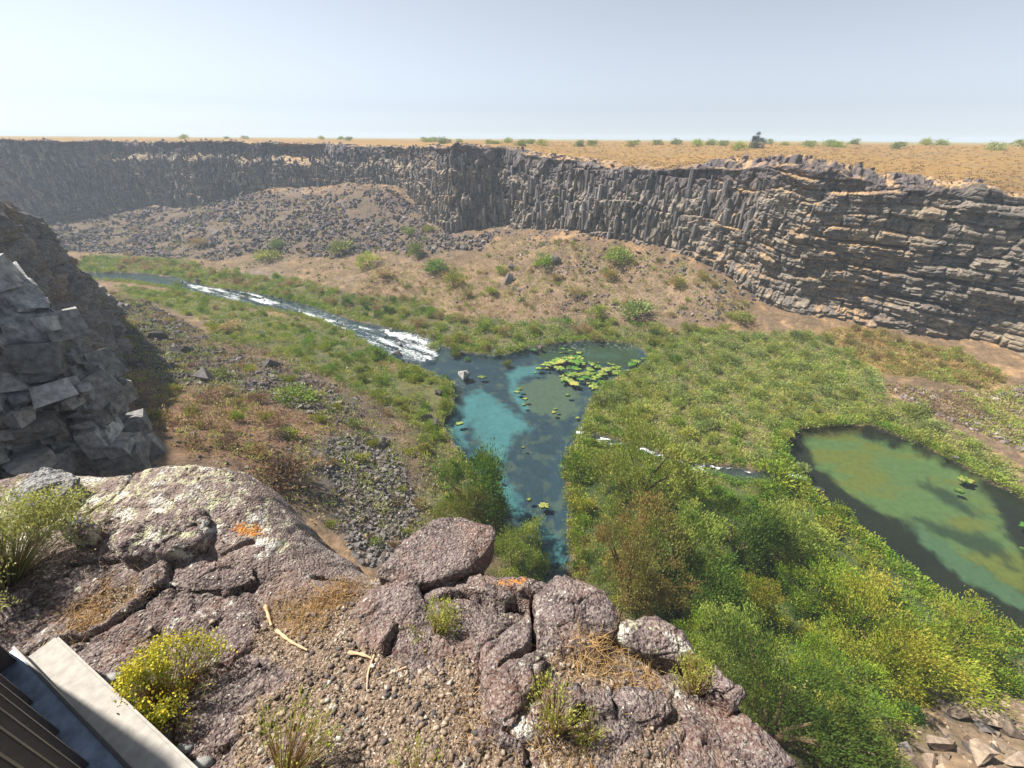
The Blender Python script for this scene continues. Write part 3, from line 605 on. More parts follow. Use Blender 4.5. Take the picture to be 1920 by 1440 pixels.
# columns standing proud of the far cliff
def prism(seed):
    r = random.Random(seed); k = r.choice((5, 6)); a0 = r.random(); V = []; Fq = []
    for lev, zz in enumerate((0, 1)):
        for i in range(k):
            a_ = a0 + i * 2 * math.pi / k + r.uniform(-.2, .2); q = r.uniform(.42, .55) * (1 - .12 * lev)
            V.append((math.cos(a_) * q, math.sin(a_) * q, zz + (r.uniform(-.08, .05) if lev else 0)))
    V.append((0, 0, 1.04)); V.append((0, 0, -.05)); V = np.array(V); Fc = []
    for i in range(k):
        j = (i + 1) % k; Fc += [[i, j, k + j], [i, k + j, k + i], [k + i, k + j, 2 * k], [j, i, 2 * k + 1]]
    return V, np.array(Fc)
PR = [prism(i) for i in range(8)]
PM = []
for i, (v_, f_) in enumerate(PR):
    m_ = mesh_np('column', v_, f_, np.tile(np.array([.17, .155, .155]) * (.75 + .08 * i), (len(v_), 1)), False); m_.materials.append(M_stone); PM.append(m_)
cols = []
ci = np.where((bpx > 60) & (bpx < 1560))[0]
for k in range(1500):
    i = int(rng.choice(ci)); j = int(rng.integers(12, NTV - 12))
    p = face[i, j]; d_ = np.linalg.norm(p); cols.append((p, nrm[i], rng.uniform(.8, 1.35), rng.uniform(2.2, 5.5), d_, RW2[i, j]))
cols = [c_ for c_ in cols if c_[5] < .15]
cols.sort(key=lambda q: q[4] / q[3])
pv, pf, pcx = [], [], []; o0 = 0
for k, (p, n_, w_, hh, d_, rw) in enumerate(cols):
    lean = rng.normal(0, .035, 2)
    pos = np.array([p[0] + n_[0] * .25, p[1] + n_[1] * .25, p[2] - hh * .5])
    if k < 300:
        o = bpy.data.objects.new('column', PM[k % 8]); COL.objects.link(o); o.parent = far_cliff; o.location = pos; o.scale = (w_, w_, hh); o.rotation_euler = (lean[0], lean[1], random.uniform(0, 6.3))
    else:
        hv, hf = PR[k % 8]; q = hv * [w_, w_, hh]; q[:, 0] += q[:, 2] * lean[0]; q[:, 1] += q[:, 2] * lean[1]
        pv.append(q + pos); pf.append(hf + o0); o0 += len(hv); t_ = rng.uniform(.6, 1.4); pcx.append(np.tile(lerp(np.array([.155, .145, .15]), np.array([.24, .205, .17]), ss(900, 1400, project(pos)[0])) * t_, (len(hv), 1)))
link('columns', mesh_np('columns', np.concatenate(pv), np.concatenate(pf), np.concatenate(pcx), False), M_stone, far_cliff, kind='stuff')
# broken rock lying on the rim of the far cliff
rp, rs_, rc_ = [], [], []
for k in range(1500):
    i = int(rng.integers(0, NS)); bx = bpx[i]
    wgt = .25 + .75 * float(ss(1180, 1280, bx) * ss(1800, 1600, bx)) + .2 * float(ss(500, 900, bx))
    if bx < 0 or bx > 1950 or rng.random() > wgt: continue
    dc = rng.uniform(.2, 12) if 1180 < bx < 1800 else rng.uniform(.1, 4)
    q = BQ[i, :2] + nrm[i] * (off[i, -1] + dc); z = np.interp(dc, dcap, capz[i]); s0 = .5 + 1.6 * rng.random() ** 3
    rp.append((q[0], q[1], z + .15)); rs_.append(s0); rc_.append(np.array([.12, .10, .11]) * rng.uniform(.6, 1.5))
v_, f_, c_ = merge_rocks(rp, rs_, rc_); link('rim_rubble', mesh_np('rim_rubble', v_, f_, c_, False), M_stone, far_cliff, kind='stuff')
print('columns', len(cols), round(time.time() - T0, 1))
#@@PART2

# ------------------------------------------------------------------ near canyon wall on the left
def jbox(seed):
    r = random.Random(seed); V = np.array([[x + r.uniform(-.14, .14), y + r.uniform(-.14, .14), z + r.uniform(-.14, .14)] for x in (-.5, .5) for y in (-.5, .5) for z in (-.5, .5)])
    Fq = [(0, 1, 3, 2), (4, 6, 7, 5), (0, 4, 5, 1), (2, 3, 7, 6), (0, 2, 6, 4), (1, 5, 7, 3)]; return V, np.array([t for q in Fq for t in ((q[0], q[1], q[2]), (q[0], q[2], q[3]))])
BOXY = [jbox(100 + i) for i in range(8)]
def wall(name, path, setback, ntv, step, seed, bs, tones, mat, sig=.6):
    s, Q = resample(path, step, sig)
    t = np.gradient(Q[:, :2], axis=0); t /= np.linalg.norm(t, axis=1, keepdims=True); n = np.stack([-t[:, 1], t[:, 0]], 1)   # away from the canyon
    tv = np.linspace(0, 1, ntv); S, T = np.meshgrid(s, tv, indexing='ij')
    Z = Q[:, 3:4] + (Q[:, 2:3] - Q[:, 3:4]) * T
    ao, cid, aj, atl = brick(S, Z, bs, bs * .85, seed + 2, .16); co, gid, cj, ctl = brick(S, Z, bs * .45, bs * .36, seed + 40, .2)
    d = ao * bs * .8 + atl * bs * .5 - .28 * bs * ss(.12 * bs, 0, aj) + co * bs * .25 + ctl * bs * .15 - .08 * bs * ss(.06 * bs, 0, cj) + fbm(S / (bs * 5), Z / (bs * 5), o=3, seed=seed + 4) * bs * 1.2
    off = setback * T - d * ss(0, .06, 1.001 - T)
    G = np.concatenate([Q[:, None, :2] + n[:, None] * off[..., None], Z[..., None]], -1)
    capd = np.array([.3, .8, 1.4, 2.2, 3.4, 5]); cz = Q[:, 2:3] + fbm(S[:, :1] + capd[None] * 0, capd[None] + S[:, :1] * 0, o=2, seed=seed + 6) * .3
    cap = np.concatenate([Q[:, None, :2] + n[:, None] * (off[:, -1:] + capd[None])[..., None], cz[..., None]], -1)
    G = np.concatenate([G, cap], 1)
    tone = np.concatenate([cid * .6 + gid * .4, np.full((len(s), 6), .5)], 1)
    col = mixc(tones[0], tones[1], tone)
    nz = np.abs(newell_normals(G, len(s), ntv + 6)[..., 2])
    SSx = np.concatenate([S, np.repeat(S[:, :1], 6, 1)], 1)
    col = mixc(col, tones[2], ss(.5, .8, fbm(SSx / (bs * 2), G[..., 2] / (bs * 2), o=3, seed=seed + 7) * .5 + .5) * .6)
    ob = link(name, mesh_np(name, G, gridfaces(len(s), ntv + 6), col, False), mat, kind='structure')
    return ob, G, n, off
near_path = [(-34, 2, -5.0, -30), (-28, 6, -4.6, -30), (-24.5, 10, -4.4, -30), (-20.5, 13.2, -4.7, -29), (-17.6, 16.6, -6.0, -29), (-19.5, 20, -7, -29), (-25, 22, -6, -29), (-36, 24, -5, -28), (-50, 34, -5.5, -30)]
near_cliff, NG, Nn, Noff = wall('near_cliff', near_path, 3.6, 110, .2, 200, 1.9, ((.14, .143, .15), (.37, .37, .37), (.33, .25, .19)), M_near)
BM_ = []
for i, (v_, f_) in enumerate(BOXY):
    m_ = mesh_np('block', v_, f_, np.tile(np.array([.29, .287, .285]) * (.55 + .12 * i), (len(v_), 1)), False); m_.materials.append(M_near); BM_.append(m_)
cnt = 0
while cnt < 270:
    i = int(rng.integers(25, NG.shape[0] - 170)); j = int(rng.integers(15, 112)); p = NG[i, j]
    if np.hypot(p[0], p[1]) > 34: continue
    o = bpy.data.objects.new('block', BM_[cnt % 8]); COL.objects.link(o); o.parent = near_cliff
    s0 = random.uniform(.45, 1.7); ang_ = math.atan2(Nn[i, 1], Nn[i, 0])
    q = p[:2] + Nn[i] * s0 * .22; o.location = (q[0], q[1], p[2]); o.scale = (s0 * random.uniform(.7, 1), s0 * random.uniform(.8, 1.5), s0 * random.uniform(.6, 1.0))
    o.rotation_euler = (random.gauss(0, .13), random.gauss(0, .13), ang_ + random.gauss(0, .25)); cnt += 1
spur_path = [(-36, 28, -5, -32), (-50, 44, -6.0, -33), (-63, 60, -7.2, -34), (-76, 74, -12, -35), (-86, 85, -18, -36), (-95.5, 95.5, -26, -37), (-101, 104, -32, -38), (-110, 109, -31, -38), (-140, 112, -20, -38)]
cliff_spur, SG, Sn, Soff = wall('cliff_spur', spur_path, 3, 60, .45, 230, 2.6, ((.10, .098, .105), (.27, .24, .225), (.26, .19, .14)), M_near, 2.0)

# ------------------------------------------------------------------ the ledge at the viewer's feet
def lava_mat(name):
    m, t, N, L, B = new_mat(name)
    tc = N.new('ShaderNodeTexCoord'); ge = N.new('ShaderNodeNewGeometry')
    P = ge.outputs['Position']
    def noise(s, d=5, r=.6):
        n = N.new('ShaderNodeTexNoise'); n.inputs['Scale'].default_value = s; n.inputs['Detail'].default_value = d; n.inputs['Roughness'].default_value = r; L.new(P, n.inputs['Vector']); return n.outputs[0]
    def vor(s, f='F1'):
        n = N.new('ShaderNodeTexVoronoi'); n.inputs['Scale'].default_value = s; n.feature = f; L.new(P, n.inputs['Vector']); return n
    def ramp(v, a, b, lo=0., hi=1.):
        r = N.new('ShaderNodeMapRange'); r.inputs[1].default_value = a; r.inputs[2].default_value = b; r.inputs[3].default_value = lo; r.inputs[4].default_value = hi; L.new(v, r.inputs[0]); return r.outputs[0]
    def math_(op, a, b):
        n = N.new('ShaderNodeMath'); n.operation = op
        for k, v in enumerate((a, b)):
            if isinstance(v, (int, float)): n.inputs[k].default_value = v
            else: L.new(v, n.inputs[k])
        return n.outputs[0]
    def mix(f, a, b):
        n = N.new('ShaderNodeMix'); n.data_type = 'RGBA'; L.new(f, n.inputs[0]) if not isinstance(f, float) else None
        for k, v in ((6, a), (7, b)):
            if isinstance(v, tuple): n.inputs[k].default_value = (*v, 1)
            else: L.new(v, n.inputs[k])
        return n.outputs[2]
    def attr(nm):
        a = N.new('ShaderNodeAttribute'); a.attribute_name = nm; return a.outputs['Fac']
    base = mix(ramp(noise(9, 6, .65), .40, .62), (0.05, 0.036, 0.04), (0.20, 0.15, 0.15))
    base = mix(ramp(noise(3.5, 6, .7), .48, .62, 0, .8), base, (0.17, 0.098, 0.08))
    base = mix(ramp(noise(60, 4, .7), .45, .66, 0, .8), base, (0.38, 0.33, 0.29))
    base = mix(attr('grey'), base, mix(ramp(noise(45, 4), .38, .62), (0.12, 0.125, 0.14), (0.42, 0.43, 0.42)))
    base = mix(math_('MULTIPLY', attr('slab'), .8), base, mix(ramp(noise(16, 6, .7), .35, .65), (0.155, 0.115, 0.108), (0.33, 0.265, 0.235)))
    soil = mix(ramp(noise(14), .35, .65), (0.115, 0.08, 0.058), (0.24, 0.17, 0.118)); soil = mix(ramp(noise(110, 2), .5, .65), soil, (0.42, 0.34, 0.27))
    base = mix(ramp(math_('ADD', attr('soil'), math_('MULTIPLY', noise(18), .5)), .62, .82), base, soil)
    la = attr('lich')
    lf = ramp(math_('ADD', math_('MULTIPLY', la, .20), noise(13, 8, .72)), .70, .76)
    base = mix(lf, base, mix(ramp(noise(50), .4, .6), (0.36, 0.345, 0.21), (0.52, 0.51, 0.38)))
    vs_ = vor(38); ws = ramp(vs_.outputs['Distance'], .16, .10); sel = math_('MULTIPLY', ws, ramp(noise(5, 3), .42, .56)); base = mix(sel, base, (0.62, 0.60, 0.56))
    w2 = ramp(math_('ADD', noise(8, 7, .75), math_('MULTIPLY', la, .10)), .625, .68); base = mix(w2, base, (0.56, 0.54, 0.49))
    of = ramp(math_('ADD', math_('MULTIPLY', attr('orange'), .40), math_('MULTIPLY', noise(22, 8, .75), .9)), .75, .84); base = mix(of, base, mix(ramp(noise(70), .4, .6), (0.38, 0.13, 0.025), (0.52, 0.25, 0.07)))
    L.new(base, B.inputs['Base Color']); B.inputs['Roughness'].default_value = .9; B.inputs['Specular IOR Level'].default_value = .2
    pit = ramp(vor(75, 'SMOOTH_F1').outputs['Distance'], .0, .5); pit2 = ramp(vor(170).outputs['Distance'], 0, .5)
    hgt = math_('ADD', math_('MULTIPLY', pit, .014), math_('MULTIPLY', pit2, .005)); hgt = math_('ADD', hgt, math_('MULTIPLY', noise(22, 6), .03))
    bp = N.new('ShaderNodeBump'); bp.inputs['Strength'].default_value = .9; bp.inputs['Distance'].default_value = 1.0; L.new(hgt, bp.inputs['Height']); L.new(bp.outputs[0], B.inputs['Normal'])
    return m
M_lava = lava_mat('lava_rock')
LEDGE_Z = TPS([at(*p) for p in [(0, 900, -1.95), (260, 868, -1.86), (380, 858, -1.76), (450, 872, -1.80), (400, 910, -1.78), (300, 960, -1.84), (150, 960, -1.93), (520, 930, -1.97), (600, 1000, -2.2), (690, 1058, -2.42), (640, 1040, -2.2), (500, 1010, -1.9),
   (200, 1100, -1.95), (450, 1100, -1.98), (700, 1100, -2.06), (800, 1150, -1.98), (950, 1100, -2.0), (1100, 1150, -2.02), (1200, 1200, -2.1), (1000, 1300, -1.92), (700, 1350, -1.9), (400, 1350, -1.92), (1300, 1350, -2.0), (1450, 1420, -2.05), (100, 1400, -1.96), (0, 1100, -1.97), (-200, 950, -2.0), (1000, 1600, -1.9), (0, 1700, -1.95)]], .002)
EDGE_PX = [(-500, 930, -2.0), (-200, 905, -2.0), (0, 890, -1.95), (90, 870, -1.92), (200, 868, -1.88), (262, 866, -1.86), (330, 852, -1.8), (400, 854, -1.76), (460, 866, -1.8), (520, 905, -1.95), (560, 945, -2.06), (640, 1005, -2.22), (698, 1050, -2.4), (705, 1075, -2.4), (735, 1050, -2.1), (760, 1030, -2.05), (860, 1020, -2.05), (900, 1045, -2.05), (1000, 1064, -2.02), (1080, 1080, -2.05), (1130, 1105, -2.05), (1165, 1165, -2.1), (1230, 1165, -2.12), (1305, 1232, -2.1), (1350, 1250, -2.08), (1400, 1325, -2.06), (1465, 1400, -2.06), (1520, 1445, -2.06), (1620, 1560, -2.0)]
LEDGE = np.array([at(*p)[:2] for p in EDGE_PX] + [(2.0, -1.6), (-6, -1.6)])
gx = np.arange(-4.4, 1.6, .0095); gy = np.arange(-.25, 2.75, .0095)
LX, LY = np.meshgrid(gx, gy, indexing='ij')
wob = fbm(LX * 5, LY * 5, o=4, seed=301) * .05
ld = sdist(LX, LY, LEDGE) + wob
lz0 = LEDGE_Z(LX, LY)
SOIL = [[(500, 1110), (680, 1085), (655, 1145), (655, 1215), (780, 1235), (870, 1230), (900, 1270), (935, 1370), (990, 1380), (1050, 1330), (1090, 1350), (1100, 1440), (1000, 1480), (850, 1460), (420, 1450), (440, 1330), (560, 1260), (470, 1200)], [(1240, 1300), (1330, 1300), (1400, 1380), (1500, 1450), (1300, 1500), (1150, 1450)], [(1020, 1230), (1150, 1200), (1220, 1280), (1060, 1280)], [(130, 1230), (240, 1190), (330, 1180), (300, 1250), (200, 1260)], [(100, 1130), (260, 1080), (280, 1110), (140, 1190)]]
soil = np.zeros_like(LX)
for P_ in SOIL: soil = np.maximum(soil, ss(.07, -.07, sdist(LX, LY, np.array([at(px, py, -1.93)[:2] for px, py in P_])) + wob * 1.5))
w1x = LX + fbm(LX * 3, LY * 3, o=3, seed=302) * .12; w1y = LY + fbm(LX * 3, LY * 3, o=3, seed=303) * .12
f1, f2, cid, cx, cyv = voro(w1x / .6, w1y / .45, 304)
g1, g2, gid, gx_, gy_ = voro(w1x / .13, w1y / .12, 305)
slab = ss(.9, .3, soil)
smooth_slab = ss(-.1, .35, sdist(LX, LY, np.array([at(px, py, -1.9)[:2] for px, py in [(-300, 900), (0, 890), (262, 866), (400, 850), (470, 866), (560, 940), (700, 1055), (560, 1040), (400, 1000), (250, 1010), (100, 1000), (-300, 1050)]])))
soil = soil * ss(-.22, .12, fbm(LX * 3.3, LY * 3.3, o=4, seed=311) + .10)
slab = ss(.9, .3, soil)
rel = ((cid - .5) * .065 + cx * .07 * (cid - .3) - .035 * ss(.07, 0, f2 - f1) + (gid - .5) * .035 - .018 * ss(.12, 0, g2 - g1)) * slab * (.25 + .75 * smooth_slab)
rel = rel + fbm(LX * 3.2, LY * 3.2, o=5, seed=306) * .05 * (.45 + .55 * slab) + fbm(LX * 28, LY * 28, o=3, seed=307) * .010 + soil * -.035
CRACKS = [([(262, 868), (240, 915), (205, 945), (150, 965), (105, 970)], .020, .12), ([(1001, 1100), (999, 1160), (1003, 1205), (975, 1225), (940, 1247)], .012, .10), ([(110, 970), (60, 1010)], .01, .05), ([(470, 1010), (420, 1030), (390, 1070)], .015, .06), ([(580, 1050), (640, 1045), (700, 1065)], .03, .09), ([(130, 1050), (230, 1045), (305, 1020)], .015, .06)]
for P_, wd, dp in CRACKS:
    dc_ = sdist(LX, LY, np.array([at(px, py, -1.9)[:2] for px, py in P_]), False) + wob * .25
    rel = rel - dp * ss(wd, wd * .3, np.abs(dc_))
zl = lz0 + rel
lds = sdist(LX, LY, LEDGE) + fbm(LX * 2.2, LY * 2.2, o=2, seed=309) * .05
zl = np.where(lds > 0, zl - 6.0 * ss(0, .6, lds) - .2 * ss(0, .14, lds), zl) - .10 * ss(-.13, 0.0, lds) ** 2
ORANGE = [[(455, 862), (480, 862), (530, 905), (510, 912), (470, 885)], [(1150, 1160), (1230, 1150), (1315, 1235), (1290, 1245), (1180, 1210)], [(955, 1055), (1020, 1055), (1085, 1085), (1040, 1100), (960, 1085)], [(1330, 1240), (1400, 1310), (1380, 1330), (1320, 1260)], [(440, 1000), (500, 990), (520, 1010), (450, 1030)], [(920, 1090), (990, 1080), (985, 1110), (930, 1110)], [(60, 960), (130, 935), (150, 960), (80, 985)]]
org = np.zeros_like(LX)
for P_ in ORANGE: org = np.maximum(org, ss(.06, -.05, sdist(LX, LY, np.array([at(px, py, -1.98)[:2] for px, py in P_]))))
lich = .3 + .7 * ss(.1, -.15, sdist(LX, LY, np.array([at(px, py, -1.9)[:2] for px, py in [(-300, 900), (0, 890), (262, 866), (400, 850), (470, 866), (540, 960), (560, 1040), (400, 1010), (330, 990), (250, 1030), (150, 1000), (0, 1050), (-300, 1050)]])))
for q in [(690, 1070, .25), (960, 1140, .22), (820, 1190, .15), (1270, 1250, .25), (230, 1120, .2), (1180, 1260, .15), (60, 1150, .2)]:
    p = at(q[0], q[1], -1.95); lich = np.maximum(lich, .75 * ss(q[2], 0, np.hypot(LX - p[0], LY - p[1])))
grey = np.zeros_like(LX)
for P_ in [[(470, 890), (525, 905), (560, 945), (640, 1005), (700, 1055), (650, 1050), (590, 1020), (540, 1000), (530, 950)], [(390, 960), (430, 990), (440, 1030), (380, 1040)]]:
    grey = np.maximum(grey, ss(.06, -.05, sdist(LX, LY, np.array([at(px, py, -2.05)[:2] for px, py in P_])) + wob))
rock_ledge = link('rock_ledge', mesh_np('rock_ledge', np.stack([LX, LY, zl], -1), gridfaces(len(gx), len(gy)), None, True, {'soil': soil, 'lich': lich, 'orange': org, 'grey': grey, 'slab': 1 - smooth_slab}), M_lava, kind='structure')
from math import floor as _fl
def ledge_z(x, y):
    i = int(np.clip((x - gx[0]) / .0095, 0, len(gx) - 2)); j = int(np.clip((y - gy[0]) / .0095, 0, len(gy) - 2)); return float(zl[i, j])
def on_ledge(px, py):
    z = -1.95
    for _ in range(6):
        p = at(px, py, z); z = ledge_z(p[0], p[1])
    return np.array([p[0], p[1], z])
cliff_under, UG, _, _ = wall('ledge_cliff', [(16, -9, -3.2, -34), (4, -2.5, -3.0, -33), (1.6, -.2, -3.0, -33), (.75, .55, -3.0, -33), (.1, 1.05, -3.0, -33), (-.8, 1.2, -3.2, -33), (-1.9, 1.7, -3.0, -32), (-3.2, 1.6, -3.0, -31), (-5.5, .8, -3.0, -30), (-10, -1, -3.2, -30), (-20, -1, -4, -30), (-34, 2.5, -5, -30)], .9, 90, .3, 260, 1.4, ((.07, .065, .07), (.19, .17, .165), (.17, .13, .10)), M_near, .5)
print('ledge', LX.shape, round(time.time() - T0, 1))

def outline_rock(name, pts, ztop, drop, label, dome=.05, rough=.02, lich=.2, orange=0., grey=0., seed=0, tilt=(0, 0), flare=.04):
    W = np.array([at(px, py, ztop)[:2] for px, py in pts]); c0 = W.mean(0)
    d = np.r_[0, np.cumsum(np.linalg.norm(np.diff(np.r_[W, W[:1]], axis=0), axis=1))]; n = 110
    u = np.linspace(0, d[-1], n, endpoint=False); Wc = np.r_[W, W[:1]]
    O = np.stack([np.interp(u, d, Wc[:, k]) for k in (0, 1)], 1)
    for _ in range(2): O = (np.roll(O, 1, 0) + O * 2 + np.roll(O, -1, 0)) / 4
    rings = np.r_[np.linspace(.02, .82, 20), [.88, .93, .97, 1.0]]; nr = len(rings); side = np.linspace(.08, 1, 12)
    G = np.zeros((n, nr + 12, 3))
    sz = math.sqrt(abs(np.linalg.norm(O - c0, axis=1).mean()) ** 2)
    for k, r_ in enumerate(rings):
        xy = c0 + (O - c0) * r_; G[:, k, :2] = xy
        G[:, k, 2] = ztop + (xy - c0) @ np.array(tilt) + dome * (1 - r_ ** 2.2) - .05 * sz * r_ ** 14
    for k, t in enumerate(side):
        G[:, nr + k, :2] = c0 + (O - c0) * (1 + flare * math.sin(t * 2.2) - .10 * t); G[:, nr + k, 2] = G[:, nr - 1, 2] - drop * t
    nrm_ = newell_normals(G, n, nr + 12)
    q = G / .11; h = fbm(q[..., 0], q[..., 1], q[..., 2], 4, 400 + seed) * rough * 1.5 + fbm(q[..., 0] * 4, q[..., 1] * 4, q[..., 2] * 4, 2, 410 + seed) * rough * .45
    f1, f2, cid, cx, cyv = voro(G[..., 0] / .16, (G[..., 1] + G[..., 2] * .7) / .14, 420 + seed); h = h + (cid - .5) * rough * 1.3 - rough * .6 * ss(.1, 0, f2 - f1)
    sgn = np.sign(nrm_[:, :nr, 2].mean()); G = G + nrm_ * sgn * h[..., None]
    base = np.array([c0[0], c0[1], ztop - drop]); G = G - base
    one = np.ones(n * (nr + 12))
    me = mesh_np(name, G, gridfaces(n, nr + 12, True), None, True, {'soil': one * 0, 'lich': one * lich, 'orange': one * orange, 'grey': one * grey})
    return link(name, me, M_lava, label=label, cat='boulder', loc=base)
outline_rock('boulder', [(705, 1075), (742, 1035), (758, 1006), (818, 967), (870, 968), (928, 988), (931, 1002), (905, 1040), (880, 1062), (820, 1085), (760, 1098)], -1.98, .2, 'dark pitted lava block jutting from the ledge over the pool', .01, .010, .05, seed=1)
outline_rock('boulder', [(656, 1150), (690, 1108), (740, 1092), (785, 1100), (795, 1140), (802, 1172), (772, 1200), (720, 1206), (688, 1225), (672, 1195)], -2.0, .16, 'low dark round lava boulder left of the small yellow-green plant', .035, .014, 0, seed=2)
outline_rock('boulder', [(1004, 1102), (1045, 1074), (1085, 1084), (1130, 1102), (1163, 1150), (1158, 1182), (1095, 1198), (1045, 1208), (1006, 1203), (1001, 1150)], -1.96, .25, 'rounded purple-brown boulder on the brink beside the long crack', .045, .016, .05, .25, seed=3)
outline_rock('boulder', [(1155, 1190), (1168, 1162), (1225, 1157), (1258, 1172), (1296, 1212), (1308, 1233), (1268, 1240), (1195, 1218)], -2.0, .3, 'angular block at the brink crusted with orange lichen', .03, .02, .8, .52, seed=4)
outline_rock('boulder', [(938, 1368), (925, 1330), (902, 1272), (942, 1248), (1000, 1214), (1020, 1226), (1010, 1262), (976, 1320), (962, 1366)], -1.88, .2, 'wedge-shaped dark rock speckled white below the forked crack', .03, .018, .25, seed=5)
outline_rock('boulder', [(1100, 1300), (1180, 1285), (1240, 1290), (1262, 1330), (1235, 1358), (1140, 1350), (1095, 1325)], -1.97, .16, 'flat dark rock half buried in gravel near the right brink', .02, .014, .15, seed=6)
outline_rock('boulder', [(15, 918), (78, 873), (130, 880), (145, 896), (122, 926), (60, 950), (20, 946)], -1.80, .3, 'grey block at the left end of the lichen slab', .03, .02, .1, 0, .8, seed=7)
outline_rock('boulder', [(205, 1005), (290, 968), (375, 955), (392, 985), (372, 1020), (300, 1035), (225, 1040)], -1.83, .2, 'yellow-lichened hump of rock in the middle of the left slab', .05, .025, .8, .35, seed=8)
outline_rock('boulder', [(305, 1100), (325, 1052), (410, 1036), (470, 1050), (478, 1085), (425, 1108), (350, 1112)], -1.95, .18, 'dark purple knobbly rock below the left slab', .03, .02, .1, seed=9)
outline_rock('boulder', [(1312, 1243), (1345, 1240), (1392, 1300), (1375, 1330), (1330, 1300)], -1.99, .3, 'narrow dark rock on the right brink behind the yellow plant', .04, .02, .1, .4, seed=10)
outline_rock('boulder', [(1385, 1330), (1465, 1402), (1505, 1440), (1420, 1470), (1345, 1420), (1335, 1360)], -2.03, .2, 'smooth purple-brown slab along the lower right brink', .02, .01, .1, .1, seed=11)
outline_rock('boulder', [(110, 975), (160, 965), (185, 985), (170, 1000), (120, 1002)], -1.82, .2, 'small pale lichened rock beside the large pale green shrub', .04, .02, .9, seed=12)

# pebbles: the largest as pieces, the rest as gravel
PEB = [hull_mesh('p', 300 + i, 12, (1, .75, .5)) for i in range(8)]
pts = []
soilpts = np.argwhere(soil > .5); allpts = np.argwhere((ld < -.04) & (soil < .5))
for src, n in ((soilpts, 4600), (allpts, 2600)):
    for q in src[rng.integers(0, len(src), n)]: pts.append((LX[q[0], q[1]], LY[q[0], q[1]], zl[q[0], q[1]]))
pts = np.array(pts); psz = .006 + .022 * rng.random(len(pts)) ** 4.5
pcl = np.array([(.20, .145, .105), (.30, .235, .18), (.125, .10, .095), (.44, .40, .35), (.07, .064, .064)])
pci = rng.choice(5, len(pts), p=[.36, .24, .22, .05, .13])
od = np.argsort(-psz / np.linalg.norm(pts, axis=1)); inf = np.array([0 < project(p)[0] < 1920 and project(p)[1] < 1440 for p in pts]); od = np.r_[od[inf[od]], od[~inf[od]]]
M_peb = attr_mat('pebble', .85, 40, .25, .2, 90, .003, objrand=.25)
PBM = []
for i in range(10):
    hv, hf = PEB[i % 8]; m_ = mesh_np('pebble', hv, hf, np.tile(pcl[i % 5], (len(hv), 1)), True); m_.materials.append(M_peb); PBM.append(m_)
for k in od[:300]:
    o = bpy.data.objects.new('pebble', PBM[(pci[k] + 5 * (k % 2))]); COL.objects.link(o); o.parent = rock_ledge; s0 = psz[k] * 1.25
    o.location = (pts[k, 0], pts[k, 1], pts[k, 2] + s0 * .12); o.scale = (s0, s0, s0); o.rotation_euler = (random.gauss(0, .3), random.gauss(0, .3), random.uniform(0, 6.3))
rs_ = od[300:]; v_, f_, c_ = merge_rocks(pts[rs_] + [0, 0, .001], psz[rs_], pcl[pci[rs_]] * rng.uniform(.75, 1.2, (len(rs_), 1)), PEB)
link('gravel', mesh_np('gravel', v_, f_, c_, True), M_peb, rock_ledge, kind='stuff')
print('pebbles', round(time.time() - T0, 1))

# ------------------------------------------------------------------ concrete kerb and steel railing
def boxmesh(name, o, ax, ay, az, bev=.004):
    o, ax, ay, az = map(Vector, (o, ax, ay, az)); bm = bmesh.new()
    vs2 = [bm.verts.new(o + ax * i + ay * j + az * k) for i in (0, 1) for j in (0, 1) for k in (0, 1)]
    for f in ((0, 1, 3, 2), (4, 6, 7, 5), (0, 4, 5, 1), (2, 3, 7, 6), (0, 2, 6, 4), (1, 5, 7, 3)): bm.faces.new([vs2[i] for i in f])
    bmesh.ops.recalc_face_normals(bm, faces=bm.faces[:])
    if bev: bmesh.ops.bevel(bm, geom=bm.edges[:], offset=bev, segments=2, affect='EDGES')
    me = bpy.data.meshes.new(name); bm.to_mesh(me); bm.free(); return me
KZ = -1.74
k0 = at(106, 1190, KZ)[:2]; k1 = at(372, 1440, KZ)[:2]; kd = (k1 - k0) / np.linalg.norm(k1 - k0); kin = np.array([kd[1], -kd[0]])
if kin @ np.array([-1, -1]) < 0: kin = -kin
kL = 2.6
M_conc = plain_mat('concrete', (0.36, 0.34, 0.315), .9, 0, .2, 30, .16, .5, .006)
kerb = link('concrete_kerb', boxmesh('concrete_kerb', (0, 0, -.26), (kd[0] * kL, kd[1] * kL, 0), (kin[0] * .62, kin[1] * .62, 0), (0, 0, .26), .008), M_conc, label='pale concrete kerb under the railing at lower left', cat='kerb', loc=(k0[0], k0[1], KZ))
M_steel = plain_mat('dark_painted_steel', (0.035, 0.028, 0.028), .42, .0, .5, 60, .3, .1, .001)
M_chan = plain_mat('shade_blue_steel', (0.13, 0.165, 0.22), .38, .5, .5, 25, .35, .15, .001)  # blue of shade and reflected sky put into the channel's base colour
fence = link('steel_railing', None, label='dark steel railing with upright bars on the concrete kerb', cat='railing', loc=(k0[0], k0[1], KZ))
def kv(a, b, z=0): return (kd[0] * a + kin[0] * b, kd[1] * a + kin[1] * b, z)
RB = .10
brl = link('bottom_rail', boxmesh('bottom_rail', kv(-.02, RB, .03), kv(kL, 0), kv(0, .14), (0, 0, .02), .002), M_chan, fence)
link('rail_lip', boxmesh('rail_lip', kv(-.02, RB - .008, .012), kv(kL, 0), kv(0, .008), (0, 0, .05), .001), M_steel, brl)
link('post', boxmesh('post', kv(-.03, RB + .012, .03), kv(.08, 0), kv(0, .09), (0, 0, 1.08), .004), M_steel, fence)
link('top_rail', boxmesh('top_rail', kv(-.03, RB + .03, 1.11), kv(kL, 0), kv(0, .06), (0, 0, .03), .004), M_steel, fence)
